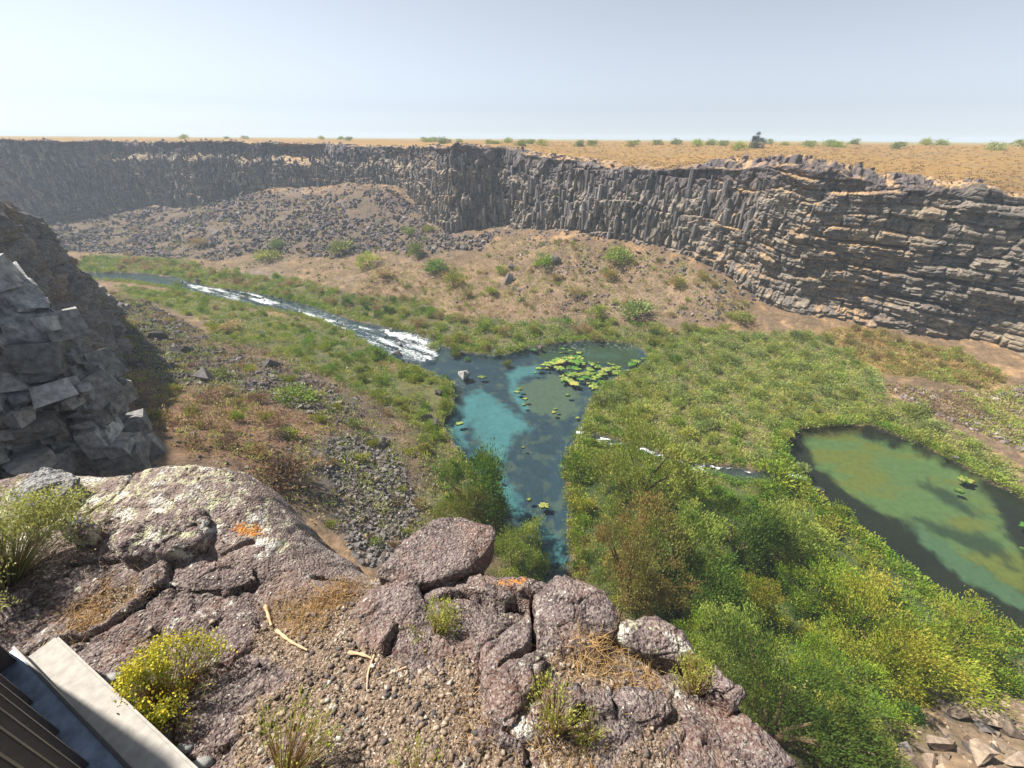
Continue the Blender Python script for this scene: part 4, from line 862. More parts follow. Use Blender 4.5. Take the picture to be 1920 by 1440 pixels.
for k in range(12):
    link('bar', boxmesh('bar', kv(.25 + .187 * k, RB + .045, .048), kv(.03, 0), kv(0, .04), (0, 0, 1.07), .002), M_steel, fence)
M_mort = plain_mat('mortar', (0.45, 0.45, 0.44), .95, 0, .2, 60, .25, .8, .01)
for i, (px, py, s0, lb) in enumerate([(345, 1402, .07, 'crumbled lump of grey mortar beside the kerb near the picture bottom'), (375, 1436, .09, 'largest grey mortar lump by the kerb at the bottom edge'), (212, 1272, .08, 'pale mortar lump between the kerb and the big yellow shrub'), (240, 1258, .09, 'white crusted stone under the big yellow shrub')]):
    hv, hf = PEB[i]; p = on_ledge(px, py); me = mesh_np('mortar_lump', hv, hf, None, True); o = link('mortar_lump' if i < 3 else 'white_stone', me, M_mort, label=lb, cat='stone', loc=p); o.scale = (s0, s0 * .9, s0 * .9)

# ------------------------------------------------------------------ plants
def blades(base, tip, w, col, seg=3, bend=None):
    """arrays of tapered two-sided strips from base to tip"""
    n = len(base); d = tip - base; side = np.cross(d, rng.normal(size=(n, 3))); side /= np.linalg.norm(side, axis=1, keepdims=True) + 1e-9
    if bend is None: bend = np.zeros((n, 3))
    V = []; 
    for k in range(seg + 1):
        t = k / seg; c0 = base + d * t + bend * (t * t - t) * -1
        ww = w[:, None] * (1 - .85 * t)
        V += [c0 - side * ww, c0 + side * ww]
    V = np.stack(V, 1); m = 2 * (seg + 1)
    Fq = np.array([[2 * k, 2 * k + 1, 2 * k + 3, 2 * k + 2] for k in range(seg)])
    Fc = (np.arange(n)[:, None, None] * m + Fq[None]).reshape(-1, 4)
    return V.reshape(-1, 3), Fc, np.repeat(col, m, 0)
def leaves(c0, d, L_, W_, col):
    n = len(c0); d = d / (np.linalg.norm(d, axis=1, keepdims=True) + 1e-9); s = np.cross(d, rng.normal(size=(n, 3))); s /= np.linalg.norm(s, axis=1, keepdims=True) + 1e-9
    L_ = np.broadcast_to(L_, (n,))[:, None]; W_ = np.broadcast_to(W_, (n,))[:, None]
    V = np.stack([c0, c0 + d * L_ * .5 + s * W_, c0 + d * L_, c0 + d * L_ * .5 - s * W_], 1).reshape(-1, 3)
    return V, np.arange(n * 4).reshape(-1, 4), np.repeat(col, 4, 0)
def pick(cols, n, jit=.18):
    cols = np.array(cols); c0 = cols[rng.integers(0, len(cols), n)]; return np.clip(c0 * rng.uniform(1 - jit, 1 + jit, (n, 1)), 0, 1)
def bush_mesh(name, nclump, nleaf, L_, W_, hr, cols, tight=.13, up=.5, dense=.5, lobes=0):
    """crown in a unit box: about 1 wide, hr high, standing on z = 0"""
    a = rng.uniform(0, 2 * math.pi, nclump); ct = rng.uniform(-.55, 1, nclump); r = rng.uniform(dense, 1, nclump); st = np.sqrt(1 - np.clip(ct, 0, 1) ** 2)
    sxy = rng.uniform(.75, 1.1, 2)
    cen = np.stack([np.cos(a) * st * r * .40 * sxy[0], np.sin(a) * st * r * .40 * sxy[1], np.maximum(.10, .30 + .5 * ct * r) * hr], 1)
    if lobes:
        la = rng.uniform(0, 6.283, lobes); lr = rng.uniform(.08, .36, lobes); lh = rng.uniform(.26, .72, lobes); ls = rng.uniform(.12, .24, lobes); q = rng.integers(0, lobes, nclump)
        g = rng.normal(size=(nclump, 3)); g /= np.linalg.norm(g, axis=1, keepdims=True); g[:, 2] = np.where(g[:, 2] < -.3, -g[:, 2], g[:, 2])
        cen = np.stack([np.cos(la[q]) * lr[q], np.sin(la[q]) * lr[q], lh[q] * hr], 1) + g * ls[q][:, None] * rng.uniform(.5, 1.15, (nclump, 1)) * [1, 1, 1.25 * hr]
        low = rng.random(nclump) < .38; cen[low, 2] *= rng.uniform(.12, .55, low.sum()); cen[:, 2] = np.maximum(cen[:, 2], .05 * hr)
    k = rng.integers(0, nclump, nleaf); cs = rng.uniform(.6, 1.3, nclump) * tight
    g = rng.normal(size=(nleaf, 3)); p = cen[k] + g * cs[k][:, None] * [1, 1, hr * .85]
    p[:, 2] = np.abs(p[:, 2])
    d = (p - [0, 0, .25 * hr]) * 1.2 + rng.normal(size=(nleaf, 3)) * .35 + [0, 0, up]
    ccol = pick(cols, nclump, .12)[k] * rng.uniform(.88, 1.12, (nleaf, 1))
    V, Fc, C = leaves(p, d, rng.uniform(.7, 1.3, nleaf) * L_, rng.uniform(.7, 1.3, nleaf) * W_, ccol)
    return mesh_np(name, V, Fc, C, False), cen
def limb_mesh(name, cen, rad, n=8):
    V = []; Fs = []; o = 0
    for e in cen[:n]:
        pth = [np.array([0, 0, 0]), np.array([e[0] * .35, e[1] * .35, e[2] * .5]), e]; rd = [rad, rad * .6, rad * .2]
        ringv = []
        for p, r_ in zip(pth, rd):
            for q in range(5): ringv.append(p + np.array([math.cos(q * 1.2566) * r_, math.sin(q * 1.2566) * r_, 0]))
        V += ringv
        for k in range(2):
            for q in range(5): Fs.append([o + k * 5 + q, o + k * 5 + (q + 1) % 5, o + (k + 1) * 5 + (q + 1) % 5, o + (k + 1) * 5 + q])
        o += 15
    return mesh_np(name, np.array(V), np.array(Fs), None, True)
G_BRIGHT = [(.16, .25, .03), (.22, .28, .035), (.11, .20, .025)]
G_DARK = [(.055, .10, .022), (.08, .13, .03), (.11, .14, .03)]
G_YEL = [(.24, .27, .035), (.20, .26, .035), (.30, .28, .05)]
G_OLIVE = [(.24, .25, .07), (.19, .21, .06), (.30, .28, .10)]
G_RUST = [(.24, .19, .055), (.20, .19, .05), (.28, .18, .065), (.17, .18, .045)]
G_SAGE = [(.27, .30, .14), (.33, .34, .16), (.23, .26, .11)]
G_TAN = [(.40, .29, .13), (.36, .28, .13), (.33, .29, .11)]
G_MEAD = [(.36, .35, .12), (.42, .37, .15), (.30, .33, .10)]
G_BROWN = [(.22, .15, .09), (.27, .17, .09), (.19, .14, .10)]
for _l in (G_BRIGHT, G_DARK, G_YEL, G_OLIVE, G_RUST):
    _l[:] = [tuple(min(.6, v * 1.35) for v in q) for q in _l]
for _l in (G_BRIGHT, G_DARK, G_YEL, G_OLIVE, G_SAGE, G_MEAD):
    _l[:] = [(q[0] * .95, q[1] * 1.05, q[2] * .68) for q in _l]
for _l in (G_BRIGHT, G_YEL):
    _l[:] = [(q[0] * .88, q[1] * .80, q[2] * .95) for q in _l]
PAL = dict(bright=G_BRIGHT, dark=G_DARK, yel=G_YEL, olive=G_OLIVE, rust=G_RUST, sage=G_SAGE, tan=G_TAN, brown=G_BROWN)
PROTO = {}
def proto(kind, pal, var):
    key = (kind, pal, var)
    if key not in PROTO:
        if kind == 'tree': a = bush_mesh('crown', 74, 9500, .036, .0056, 1.0, PAL[pal], .05, .8, .5, 7)
        elif kind == 'bigtree': a = bush_mesh('crown', 120, 19000, .026, .0038, 1.0, PAL[pal], .042, .8, .5, 9)
        elif kind == 'shrub': a = bush_mesh('foliage', 22, 1000, .085, .017, .75, PAL[pal], .095, .55, .45)
        else: a = bush_mesh('foliage', 10, 240, .17, .032, .62, PAL[pal], .15, .6, .3)
        a[0].materials.append(M_leaf if pal != 'sage' else M_leaf_far)
        lm = limb_mesh('stem', a[1], .022 if 'tree' in kind else .02, 10 if 'tree' in kind else 5); lm.materials.append(M_stem)
        PROTO[key] = (a[0], lm)
    return PROTO[key]
def plant(name, kind, pal, pos, width, height=None, label=None, cat=None, group=None, parts=True, crown='foliage'):
    var = random.randrange(dict(tree=3, bigtree=2).get(kind, 3)); me, lm = proto(kind, pal, var)
    hr = dict(tree=1.0, bigtree=1.0, shrub=.75).get(kind, .62); sz = (height or width * hr) / hr
    sc_ = (width * random.uniform(.92, 1.1), width * random.uniform(.92, 1.1), sz)
    if parts:
        e = link(name, None, label=label, cat=cat, group=group, loc=pos); e.rotation_euler = (0, 0, random.uniform(0, 6.3))
        a = link(crown, me, None, e); a.scale = sc_; b = link('trunk' if 'tree' in kind else 'stem', lm, None, e); b.scale = sc_; return e
    o = link(name, me, None, label=label, cat=cat, group=group, loc=pos); o.scale = sc_; o.rotation_euler = (0, 0, random.uniform(0, 6.3)); return o
def plant_px(name, kind, pal, px, py, wpx, hm_ratio, label, cat, group=None, parts=True, crown='foliage'):
    """centre of the crown seen at px, py; stands on the canyon floor"""
    p = cast(px, py); d = p[1] * cp - p[2] * sp; wd = wpx * d / FPX; h = wd * hm_ratio
    p = cast(px, py, h * .45)
    plant(name, kind, pal, (p[0], p[1], p[2] - .1), wd, h, label, cat, group, parts, crown)
TREES = [(885, 905, 130, .95, 'dark', 'dense dark green willow on the left bank of the blue pool'), (868, 960, 90, .8, 'olive', 'olive willow at the foot of the dark green willow on the left bank'),
 (1215, 872, 150, .85, 'olive', 'feathery olive willow just right of the pool, near the small rapids'), (1185, 1050, 170, .9, 'rust', 'large willow turning rusty orange right of the jutting lava block'), (1275, 1010, 130, .9, 'olive', 'olive willow behind the rusty orange willow'),
 (1400, 985, 140, .9, 'dark', 'dark green willow in the middle of the near thicket'), (1490, 1010, 120, .95, 'olive', 'tall olive willow nearest the right hand pond'), (1330, 1080, 130, .9, 'dark', 'dark willow right of the rusty orange willow'),
 (1415, 1125, 95, .9, 'yel', 'small yellow-green willow in front of the dark thicket'), (1245, 1110, 110, .8, 'rust', 'rust-tinged willow below the big rusty willow, above the brink'), (1480, 1330, 250, .75, 'dark', 'broad dark green shrub tree under the lower right brink'),
 (1400, 1235, 180, .7, 'olive', 'greyish olive shrub tree beside the narrow dark rock of the brink'), (1700, 1190, 220, .65, 'yel', 'wide yellow-green willow beside the right hand pond'), (1570, 1290, 170, .6, 'bright', 'bright green shrub tree right of the broad dark one'),
 (1350, 1170, 120, .7, 'dark', 'dark low tree between the brink and the thicket'), (1300, 1190, 90, .8, 'bright', 'fresh green small tree just behind the orange-lichened block'), (1800, 1200, 150, .6, 'yel', 'yellow willow bending over the pond edge at far right'), (960, 1030, 95, .9, 'olive', 'spiky willow behind the jutting lava block'),
 (1010, 1060, 70, .8, 'bright', 'small bright willow at the lower end of the pool'), (1540, 1110, 130, .7, 'bright', 'bright green willow on the pond bank below the island bush'), (1620, 1150, 120, .7, 'bright', 'bright willow on the pond bank left of the wide yellow-green one'), (1600, 1380, 110, .6, 'olive', 'scrubby bush at the edge of the pale boulders, lower right')]
for px, py, wp, hr, pal, lb in TREES: plant_px('willow_tree', 'bigtree' if wp > 165 else 'tree', pal, px, py, wp * 1.05, hr * 1.25, lb, 'tree', 'willows by the pools', True, 'crown')
SHRUBS = [(780, 465, 38, .9, 'sage', 'tall grey-green bush at the foot of the dark talus'), (640, 460, 55, .6, 'sage', 'wide grey-green bush on the talus, left of the tall one'), (765, 432, 26, .8, 'olive', 'upright bush high on the dark talus'), (803, 428, 26, .6, 'olive', 'round bush below the corner of the far cliff'),
 (815, 496, 48, .55, 'bright', 'bright green bush alone on the pale sandy flat'), (1022, 486, 48, .55, 'bright', 'bright green bush on the slope below the cliff middle'), (1160, 476, 62, .5, 'olive', 'wide olive bush near the cliff foot beside orange grass'), (690, 485, 50, .6, 'olive', 'olive bush left of the sandy flat'), (715, 514, 55, .35, 'tan', 'low tan and green bush on the sandy flat'),
 (850, 522, 46, .7, 'yel', 'yellowish bush in the middle of the sandy flat'), (940, 503, 30, .7, 'olive', 'small olive bush right of the sandy flat'), (1145, 512, 34, .7, 'rust', 'rusty bush on the right far slope'), (1195, 576, 66, .65, 'sage', 'large pale green bush above the far bank thicket'), (1120, 582, 44, .6, 'yel', 'yellow-green bush left of the large pale one'),
 (1270, 525, 40, .6, 'rust', 'orange-brown bush below the layered cliff'), (1320, 515, 30, .6, 'rust', 'small rusty bush close to the cliff foot'), (1390, 590, 50, .5, 'olive', 'dark olive bush by the cliff foot, left of the meadow'), (875, 548, 30, .5, 'tan', 'small tan bush above the river thicket'), (920, 545, 34, .5, 'yel', 'low yellow bush above the river thicket'),
 (1040, 520, 36, .5, 'tan', 'tawny bush among the right far rocks'), (1080, 545, 36, .5, 'tan', 'tawny bush lower among the right far rocks'), (520, 455, 40, .5, 'sage', 'grey bush at the left talus foot'), (370, 455, 36, .6, 'tan', 'tan bush in the left talus'), (500, 475, 60, .4, 'olive', 'spreading olive bush above the far river bank'),
 (550, 740, 75, .4, 'bright', 'spreading green bush on the near stony slope'), (405, 700, 60, .4, 'sage', 'grey-green bush among the near dark rocks'), (190, 655, 45, .6, 'sage', 'grey-green bush below the left cliff'), (440, 780, 34, .7, 'yel', 'bright yellow-green bush on the red earth slope'), (545, 810, 36, .6, 'yel', 'yellow bush above the near scree'),
 (470, 690, 30, .6, 'yel', 'small yellow bush near the bank boulders'), (545, 710, 26, .7, 'yel', 'small round yellow-green bush above the spreading green one'), (600, 785, 34, .6, 'yel', 'yellow bush right of the red slope'), (635, 762, 26, .6, 'yel', 'tiny yellow bush near the bank'), (410, 730, 50, .5, 'tan', 'tan bush on the near slope'), (665, 790, 40, .6, 'sage', 'pale bush at the top of the near scree'), (700, 830, 34, .6, 'yel', 'yellow bush at the right edge of the near scree'),
 (530, 880, 110, .55, 'brown', 'dead-looking brown bush below the lichen slab'), (425, 828, 50, .5, 'brown', 'brown bush beside the left cliff'), (480, 745, 50, .5, 'brown', 'mauve-brown dry bush on the red slope'), (390, 745, 60, .4, 'brown', 'low brown brush on the red slope'), (430, 610, 60, .35, 'tan', 'tan brush at the top of the left bank'),
 (1460, 885, 80, .7, 'bright', 'rounded bright bush at the head of the small rapids'), (1500, 875, 45, .7, 'sage', 'pale rounded bush at the pond outlet'), (1578, 960, 46, .7, 'bright', 'round bush growing alone in the pond edge'), (1550, 985, 60, .6, 'yel', 'yellow-green bush beside the lone round one'), (1085, 870, 70, .7, 'bright', 'bright bush on the right bank of the pool'), (1095, 945, 55, .7, 'yel', 'yellow-green bush overhanging the pool, right bank'),
 (855, 655, 22, .8, 'bright', 'small bush on a rock in the river, upper of two'), (855, 664, 20, .8, 'yel', 'small bush on a rock in the river, lower of two'), (952, 682, 22, .8, 'yel', 'round tuft on a rock at the head of the pool'), (876, 672, 14, .7, 'yel', 'tiny tuft in the river right of the two bushes'), (812, 648, 34, .6, 'olive', 'olive bush on a rock in the rapids'), (333, 534, 18, .8, 'bright', 'small green bush in the far river, left one'), (457, 552, 20, .8, 'dark', 'small dark bush in the far river, right one'),
 (700, 660, 45, .6, 'bright', 'bright bush leaning over the rapids on the left bank'), (835, 760, 30, .8, 'yel', 'yellow-green tuft at the left pool edge'), (835, 730, 30, .8, 'bright', 'bright tuft at the left pool edge by the boulders')]
for px, py, wp, hr, pal, lb in SHRUBS: plant_px('bush', 'shrub', pal, px, py, wp, hr, lb, 'bush', None)
# plateau bushes on the skyline
SAGE = [(345, 256, 18), (425, 256, 10), (460, 257, 12), (603, 258, 12), (640, 258, 12), (655, 259, 16), (800, 262, 20), (815, 261, 16), (833, 263, 24), (862, 263, 14), (918, 266, 18), (930, 267, 16), (952, 264, 18), (975, 267, 26), (995, 265, 20), (1017, 266, 24), (1085, 266, 30), (1110, 266, 24), (1188, 268, 24), (1232, 264, 28), (1268, 263, 30), (1308, 267, 26), (1332, 266, 24), (1356, 267, 24), (1385, 272, 34), (1412, 272, 20), (1440, 264, 18), (1470, 269, 16), (1517, 268, 26), (1555, 268, 24), (1572, 270, 22), (1600, 264, 22), (1688, 266, 44), (1737, 265, 26), (1768, 265, 24), (1868, 270, 40), (1910, 268, 24)]
ORD = 'first second third fourth fifth sixth seventh eighth ninth tenth eleventh twelfth thirteenth fourteenth'.split()
ntree = sum(q[0] < 1424 for q in SAGE); SAGE_LB = []
for i, q in enumerate(SAGE):
    sz_ = 'large' if q[2] > 32 else ('small' if q[2] < 17 else 'mid-sized')
    SAGE_LB.append((sz_ + ' sagebrush on the far skyline, ' + (ORD[ntree - 1 - i] + ' to the left of the lone tree' if ntree - 1 - i < 13 else ORD[i] + ' from the left edge')) if i < ntree else sz_ + ' sagebrush on the far skyline, ' + ORD[i - ntree] + ' to the right of the lone tree')
for i, (px, py, wp) in enumerate(SAGE):
    r0_ = ray(px, py + 4); az = math.atan2(r0_[0], r0_[1]); R0 = float(np.interp(az, tha, Rm)); best = R0 + 25
    for dq in np.linspace(8, 190, 120):
        x, y = (R0 + dq) * math.sin(az), (R0 + dq) * math.cos(az)
        if project((x, y, plateau_z(x, y)))[1] <= py + wp * .28: best = R0 + dq; break
        best = R0 + dq
    x, y = best * math.sin(az), best * math.cos(az); d = math.sqrt(x * x + y * y); wd = wp * y * cp / FPX * 1.35
    plant('sagebrush', 'shrub', 'sage' if i % 3 else 'olive', (x, y, plateau_z(x, y) - .4), min(wd, 8), min(wd, 8) * .5, SAGE_LB[i], 'sagebrush', 'sagebrush along the far plateau', True)
az = math.atan2(*ray(1424, 262)[:2]); R0 = float(np.interp(az, tha, Rm)) + 120; x, y = R0 * math.sin(az), R0 * math.cos(az)
PAL['blue'] = [(.07, .10, .10), (.09, .12, .12)]
plant('juniper_tree', 'tree', 'blue', (x, y, plateau_z(x, y) - .3), 8.2, 7.5, 'single bluish wind-bent tree on the horizon, tallest plant there', 'tree', None, True, 'crown')
# streamside thickets: countable shrubs, then the growth between them
LAND = [(at_river(*q)[:2], n) for q, n in (((200, 515), 'the far left river bend'), ((400, 550), 'the far rapids'), ((560, 585), 'the middle of the river'), ((740, 650), 'the white rapids'), ((860, 665), 'the tufts in the river'), ((950, 800), 'the turquoise water'), ((1100, 690), 'the weed mats'), ((1000, 1000), 'the lower pool end'))]
LAND += [(cast(*q)[:2], n) for q, n in (((1215, 870), 'the feathery olive willow'), ((1185, 1050), 'the rusty willow'), ((1370, 890), 'the small rapids'), ((1480, 830), 'the head of the pond'), ((1750, 1120), 'the near pond bank'), ((1480, 1330), 'the broad dark shrub tree'), ((1400, 620), 'the cliff foot'), ((1650, 640), 'the orange-brown strip'), ((1850, 720), 'the right stony patch'), ((1300, 700), 'the meadow middle'), ((1800, 860), 'the far pond bank'), ((700, 400), 'the far talus top'), ((480, 420), 'the far talus middle'), ((250, 430), 'the far talus left end'), ((850, 470), 'the cliff corner'), ((952, 528), 'the lone black boulder'), ((1160, 476), 'the wide olive bush'), ((1320, 530), 'the layered cliff'), ((620, 900), 'the near scree'), ((440, 780), 'the bright yellow bush'), ((300, 700), 'the left cliff'), ((510, 685), 'the big rounded boulder'), ((300, 600), 'the near rock field'), ((1760, 1300), 'the pale boulders'))]
CW = dict(bright='fresh green', yel='yellow-green', olive='olive', tan='tan', dark='dark green', sage='grey-green', rust='rusty orange', brown='brown')
def near_label(pal, width, noun, q, lo, hi):
    k = min(LAND, key=lambda l: np.hypot(*(l[0] - q))); t = (width - lo) / (hi - lo)
    return ('small ' if t < .33 else 'large ' if t > .67 else '') + CW[pal] + ' ' + noun + ' close to ' + k[1]
def zone_shrubs(name, poly, n, pals, wmin, wmax, label, group, far=False):
    for q in scatter(poly, n):
        f = fbm(q[:1] / 9, q[1:] / 9, o=2, seed=501)[0] * .5 + .5 + rng.normal(0, .13); pal = pals[int(np.clip(f, 0, .999) * len(pals))]
        wd_ = rng.uniform(wmin, wmax); plant(name, 'shrub' if not far else 'small', pal, (q[0], q[1], fz1(*q) - .1), wd_, None, near_label(pal, wd_, label, q, wmin, wmax), 'shrub', group, False)
zone_shrubs('willow_shrub', Z_LEFT, 120, ['bright', 'yel', 'bright', 'olive', 'tan'], 1.4, 3.0, 'shrub on the left bank', 'shrubs along the left bank')
zone_shrubs('willow_shrub', Z_FAR, 170, ['bright', 'olive', 'tan', 'olive', 'dark'], 1.8, 4.0, 'shrub on the far bank', 'shrubs along the far bank')
zone_shrubs('meadow_shrub', Z_MEAD, 210, ['bright', 'olive', 'sage', 'olive', 'sage'], 1.4, 3.4, 'low shrub in the right meadow', 'shrubs in the right meadow')
zone_shrubs('dry_shrub', Z_ORANGE, 60, ['tan', 'rust', 'rust', 'olive'], 1.2, 2.6, 'low shrub under the layered cliff', 'dry shrubs under the layered cliff')
zone_shrubs('leafy_shrub', Z_NEAR, 150, ['bright', 'yel', 'bright', 'dark', 'yel'], 1.1, 2.6, 'shrub in the near thicket', 'shrubs in the near thicket')
for poly, n, lb, gr, pals in ((Z_TALUS2, 70, 'bush on the right far slope', 'bushes on the right far slope', ['tan', 'olive', 'rust']), (Z_TALUS, 60, 'bush on the dark far talus', 'bushes on the far talus', ['tan', 'sage']), (Z_RED, 50, 'bush on the red near slope', 'bushes on the near slope', ['brown', 'tan', 'yel']), (Z_SCREE2, 40, 'bush among the near dark rocks', 'bushes among the near rocks', ['brown', 'yel', 'sage']), (Z_SAND, 30, 'bush on the sandy flat', 'bushes on the sandy flat', ['tan', 'olive']), (Z_SLOPE, 90, 'bush on the near slope', 'bushes on the near slope', ['tan', 'yel', 'sage', 'brown']), (Z_FSLOPE, 200, 'bush on the far slope', 'bushes on the far slope', ['tan', 'olive', 'sage', 'rust'])):
    for q in scatter(poly, n):
        pl_ = random.choice(pals); wd_ = rng.uniform(.7, 2.0); plant('slope_bush' if poly is Z_SLOPE or poly is Z_FSLOPE else 'small_bush', 'small', pl_, (q[0], q[1], fz1(*q) - .05), wd_ * (1.3 if poly is Z_TALUS else 1), None, near_label(pl_, wd_, lb, q, .7, 2.0), 'bush', gr, False)
UV, UF, UC = [], [], []; uo = 0
def edge_points(poly, n, lo, hi):
    P = np.asarray(poly)[:, :2]; Q = np.roll(P, -1, 0); L_ = np.linalg.norm(Q - P, axis=1); k = rng.choice(len(P), n, p=L_ / L_.sum()); t = rng.random((n, 1))
    q = P[k] * (1 - t) + Q[k] * t; nn_ = np.stack([(Q - P)[k, 1], -(Q - P)[k, 0]], 1) / L_[k][:, None]; o = rng.uniform(lo, hi, (n, 1)); a, b = q + nn_ * o, q - nn_ * o
    return np.where(inpoly(a[:, 0], a[:, 1], P)[:, None], b, a)
E_R, E_P, E_S = edge_points(RIVER, 1500, .05, 1.6), edge_points(POND, 800, .05, 1.5), edge_points(STREAM, 260, .05, 1.0)
def tuft_points(n):
    return np.concatenate([scatter(p_, int(n * f_)) for p_, f_ in ((Z_SAND, .1), (Z_TALUS2, .15), (Z_SLOPE, .3), (Z_FSLOPE, .37), (Z_RSCREE, .08))])
for poly, nc, nl, hmin, hmax, ll, pals in ((E_R, 1500, 44, .5, 1.3, .36, (G_BRIGHT, G_OLIVE, G_YEL)), (E_P, 800, 44, .5, 1.2, .34, (G_OLIVE, G_BRIGHT, G_YEL)), (E_S, 260, 44, .4, 1.0, .3, (G_BRIGHT, G_YEL)), (tuft_points(9500), None, 13, .25, .8, .4, (G_TAN, G_BROWN, G_OLIVE, G_TAN)), (Z_LEFT, 900, 46, .4, 1.1, .34, (G_BRIGHT, G_YEL, G_OLIVE)), (Z_FAR, 1300, 40, .5, 1.5, .45, (G_OLIVE, G_BRIGHT, G_TAN)), (Z_MEAD, 1900, 42, .4, 1.2, .36, (G_OLIVE, G_SAGE, G_MEAD, G_MEAD)), (Z_ORANGE, 500, 40, .3, .9, .36, (G_TAN, G_RUST, G_OLIVE)), (Z_NEAR, 1300, 60, .3, .9, .26, (G_BRIGHT, G_YEL, G_DARK))):
    ce = poly if (nc is None or nc == len(poly)) else scatter(poly, nc); nc = len(ce); cz = floor_z(ce[:, 0], ce[:, 1]); rad_ = rng.uniform(.5, 1.1, nc); hh = rng.uniform(hmin, hmax, nc)
    f = np.clip(fbm(ce[:, 0] / 8, ce[:, 1] / 8, o=3, seed=502) * .75 + .5 + rng.normal(0, .12, nc), 0, .999)
    cb = np.array([np.array(pals[int(v * len(pals))])[rng.integers(0, 3)] for v in f])
    k = np.repeat(np.arange(nc), nl); n = len(k); a = rng.uniform(0, 6.283, n); r = np.sqrt(rng.random(n)) * rad_[k]
    p = np.stack([ce[k, 0] + np.cos(a) * r, ce[k, 1] + np.sin(a) * r, cz[k] + hh[k] * (1 - (r / rad_[k]) ** 2) * rng.uniform(.3, 1, n)], 1)
    d = np.stack([np.cos(a) * r, np.sin(a) * r, .9 + 0 * r], 1) + rng.normal(size=(n, 3)) * .5
    v_, f_, c_ = leaves(p, d, rng.uniform(.6, 1.3, n) * ll, rng.uniform(.7, 1.3, n) * ll * .17, np.clip(cb[k] * rng.uniform(.84, 1.16, (n, 1)), 0, 1))
    UV.append(v_); UF.append(f_ + uo); UC.append(c_); uo += len(v_)
link('undergrowth', mesh_np('undergrowth', np.concatenate(UV), np.concatenate(UF), np.concatenate(UC), False), M_leaf, label='dense low green growth along the banks of river and pools', cat='undergrowth', kind='stuff')
nt_ = 3600; ta = rng.uniform(tha[int(len(tha) * .45)], tha[-1] - .02, nt_); td = 4 + 170 * rng.random(nt_) ** 1.7; tr_ = np.interp(ta, tha, Rm) + td
ce = np.stack([tr_ * np.sin(ta), tr_ * np.cos(ta)], 1); cz = np.array([plateau_z(*q) for q in ce]); k = np.repeat(np.arange(nt_), 9); n = len(k); a = rng.uniform(0, 6.283, n); r = rng.random(n) * .45
cb = pick([(.30, .17, .06), (.24, .15, .06), (.16, .14, .06), (.34, .21, .08)], nt_)
v_, f_, c_ = leaves(np.stack([ce[k, 0] + np.cos(a) * r, ce[k, 1] + np.sin(a) * r, cz[k] + .02], 1), np.stack([np.cos(a) * .6, np.sin(a) * .6, .8 + 0 * a], 1), rng.uniform(.25, .6, n), .07, cb[k])
link('grass_tufts', mesh_np('grass_tufts', v_, f_, c_, False), M_leaf, label='dry golden grass tufts covering the far plateau', cat='grass', kind='stuff')
print('plants', uo, round(time.time() - T0, 1))

# floating weed mats
MATS = [(1027, 682, 15), (1048, 676, 19), (1082, 677, 20), (1110, 681, 12), (1122, 688, 8), (1070, 702, 14), (1062, 710, 14), (1076, 718, 13), (1114, 724, 14), (1128, 716, 11), (1138, 691, 14), (1155, 689, 13), (1185, 681, 15), (1196, 677, 9), (973, 656, 10), (1002, 655, 8), (1056, 653, 7), (1086, 661, 8), (1098, 699, 15), (1118, 706, 13), (1010, 690, 9), (1050, 690, 12), (1080, 690, 13), (1105, 692, 12), (1160, 699, 12), (1130, 700, 12), (1090, 710, 10), (971, 734, 7), (975, 729, 6), (985, 747, 6), (982, 758, 5), (1039, 772, 6), (1042, 766, 4), (1083, 783, 5), (1065, 740, 6), (862, 793, 8), (1020, 947, 13), (981, 838, 4), (992, 936, 6), (936, 896, 6), (905, 706, 10), (875, 702, 7),
 (1810, 898, 15), (1800, 919, 9), (1925, 985, 12), (1930, 1030, 16)]
for px, py, wp in [q for q in MATS if q[1] < 728 and q[0] > 1005]:
    for _k in range(2): MATS.insert(0, (px + random.uniform(-22, 22), py + random.uniform(-9, 9), wp * random.uniform(.35, .7)))
M_weed = attr_mat('water_weed', .6, 3, .5, .5, 9, .05, .4, objrand=.2)
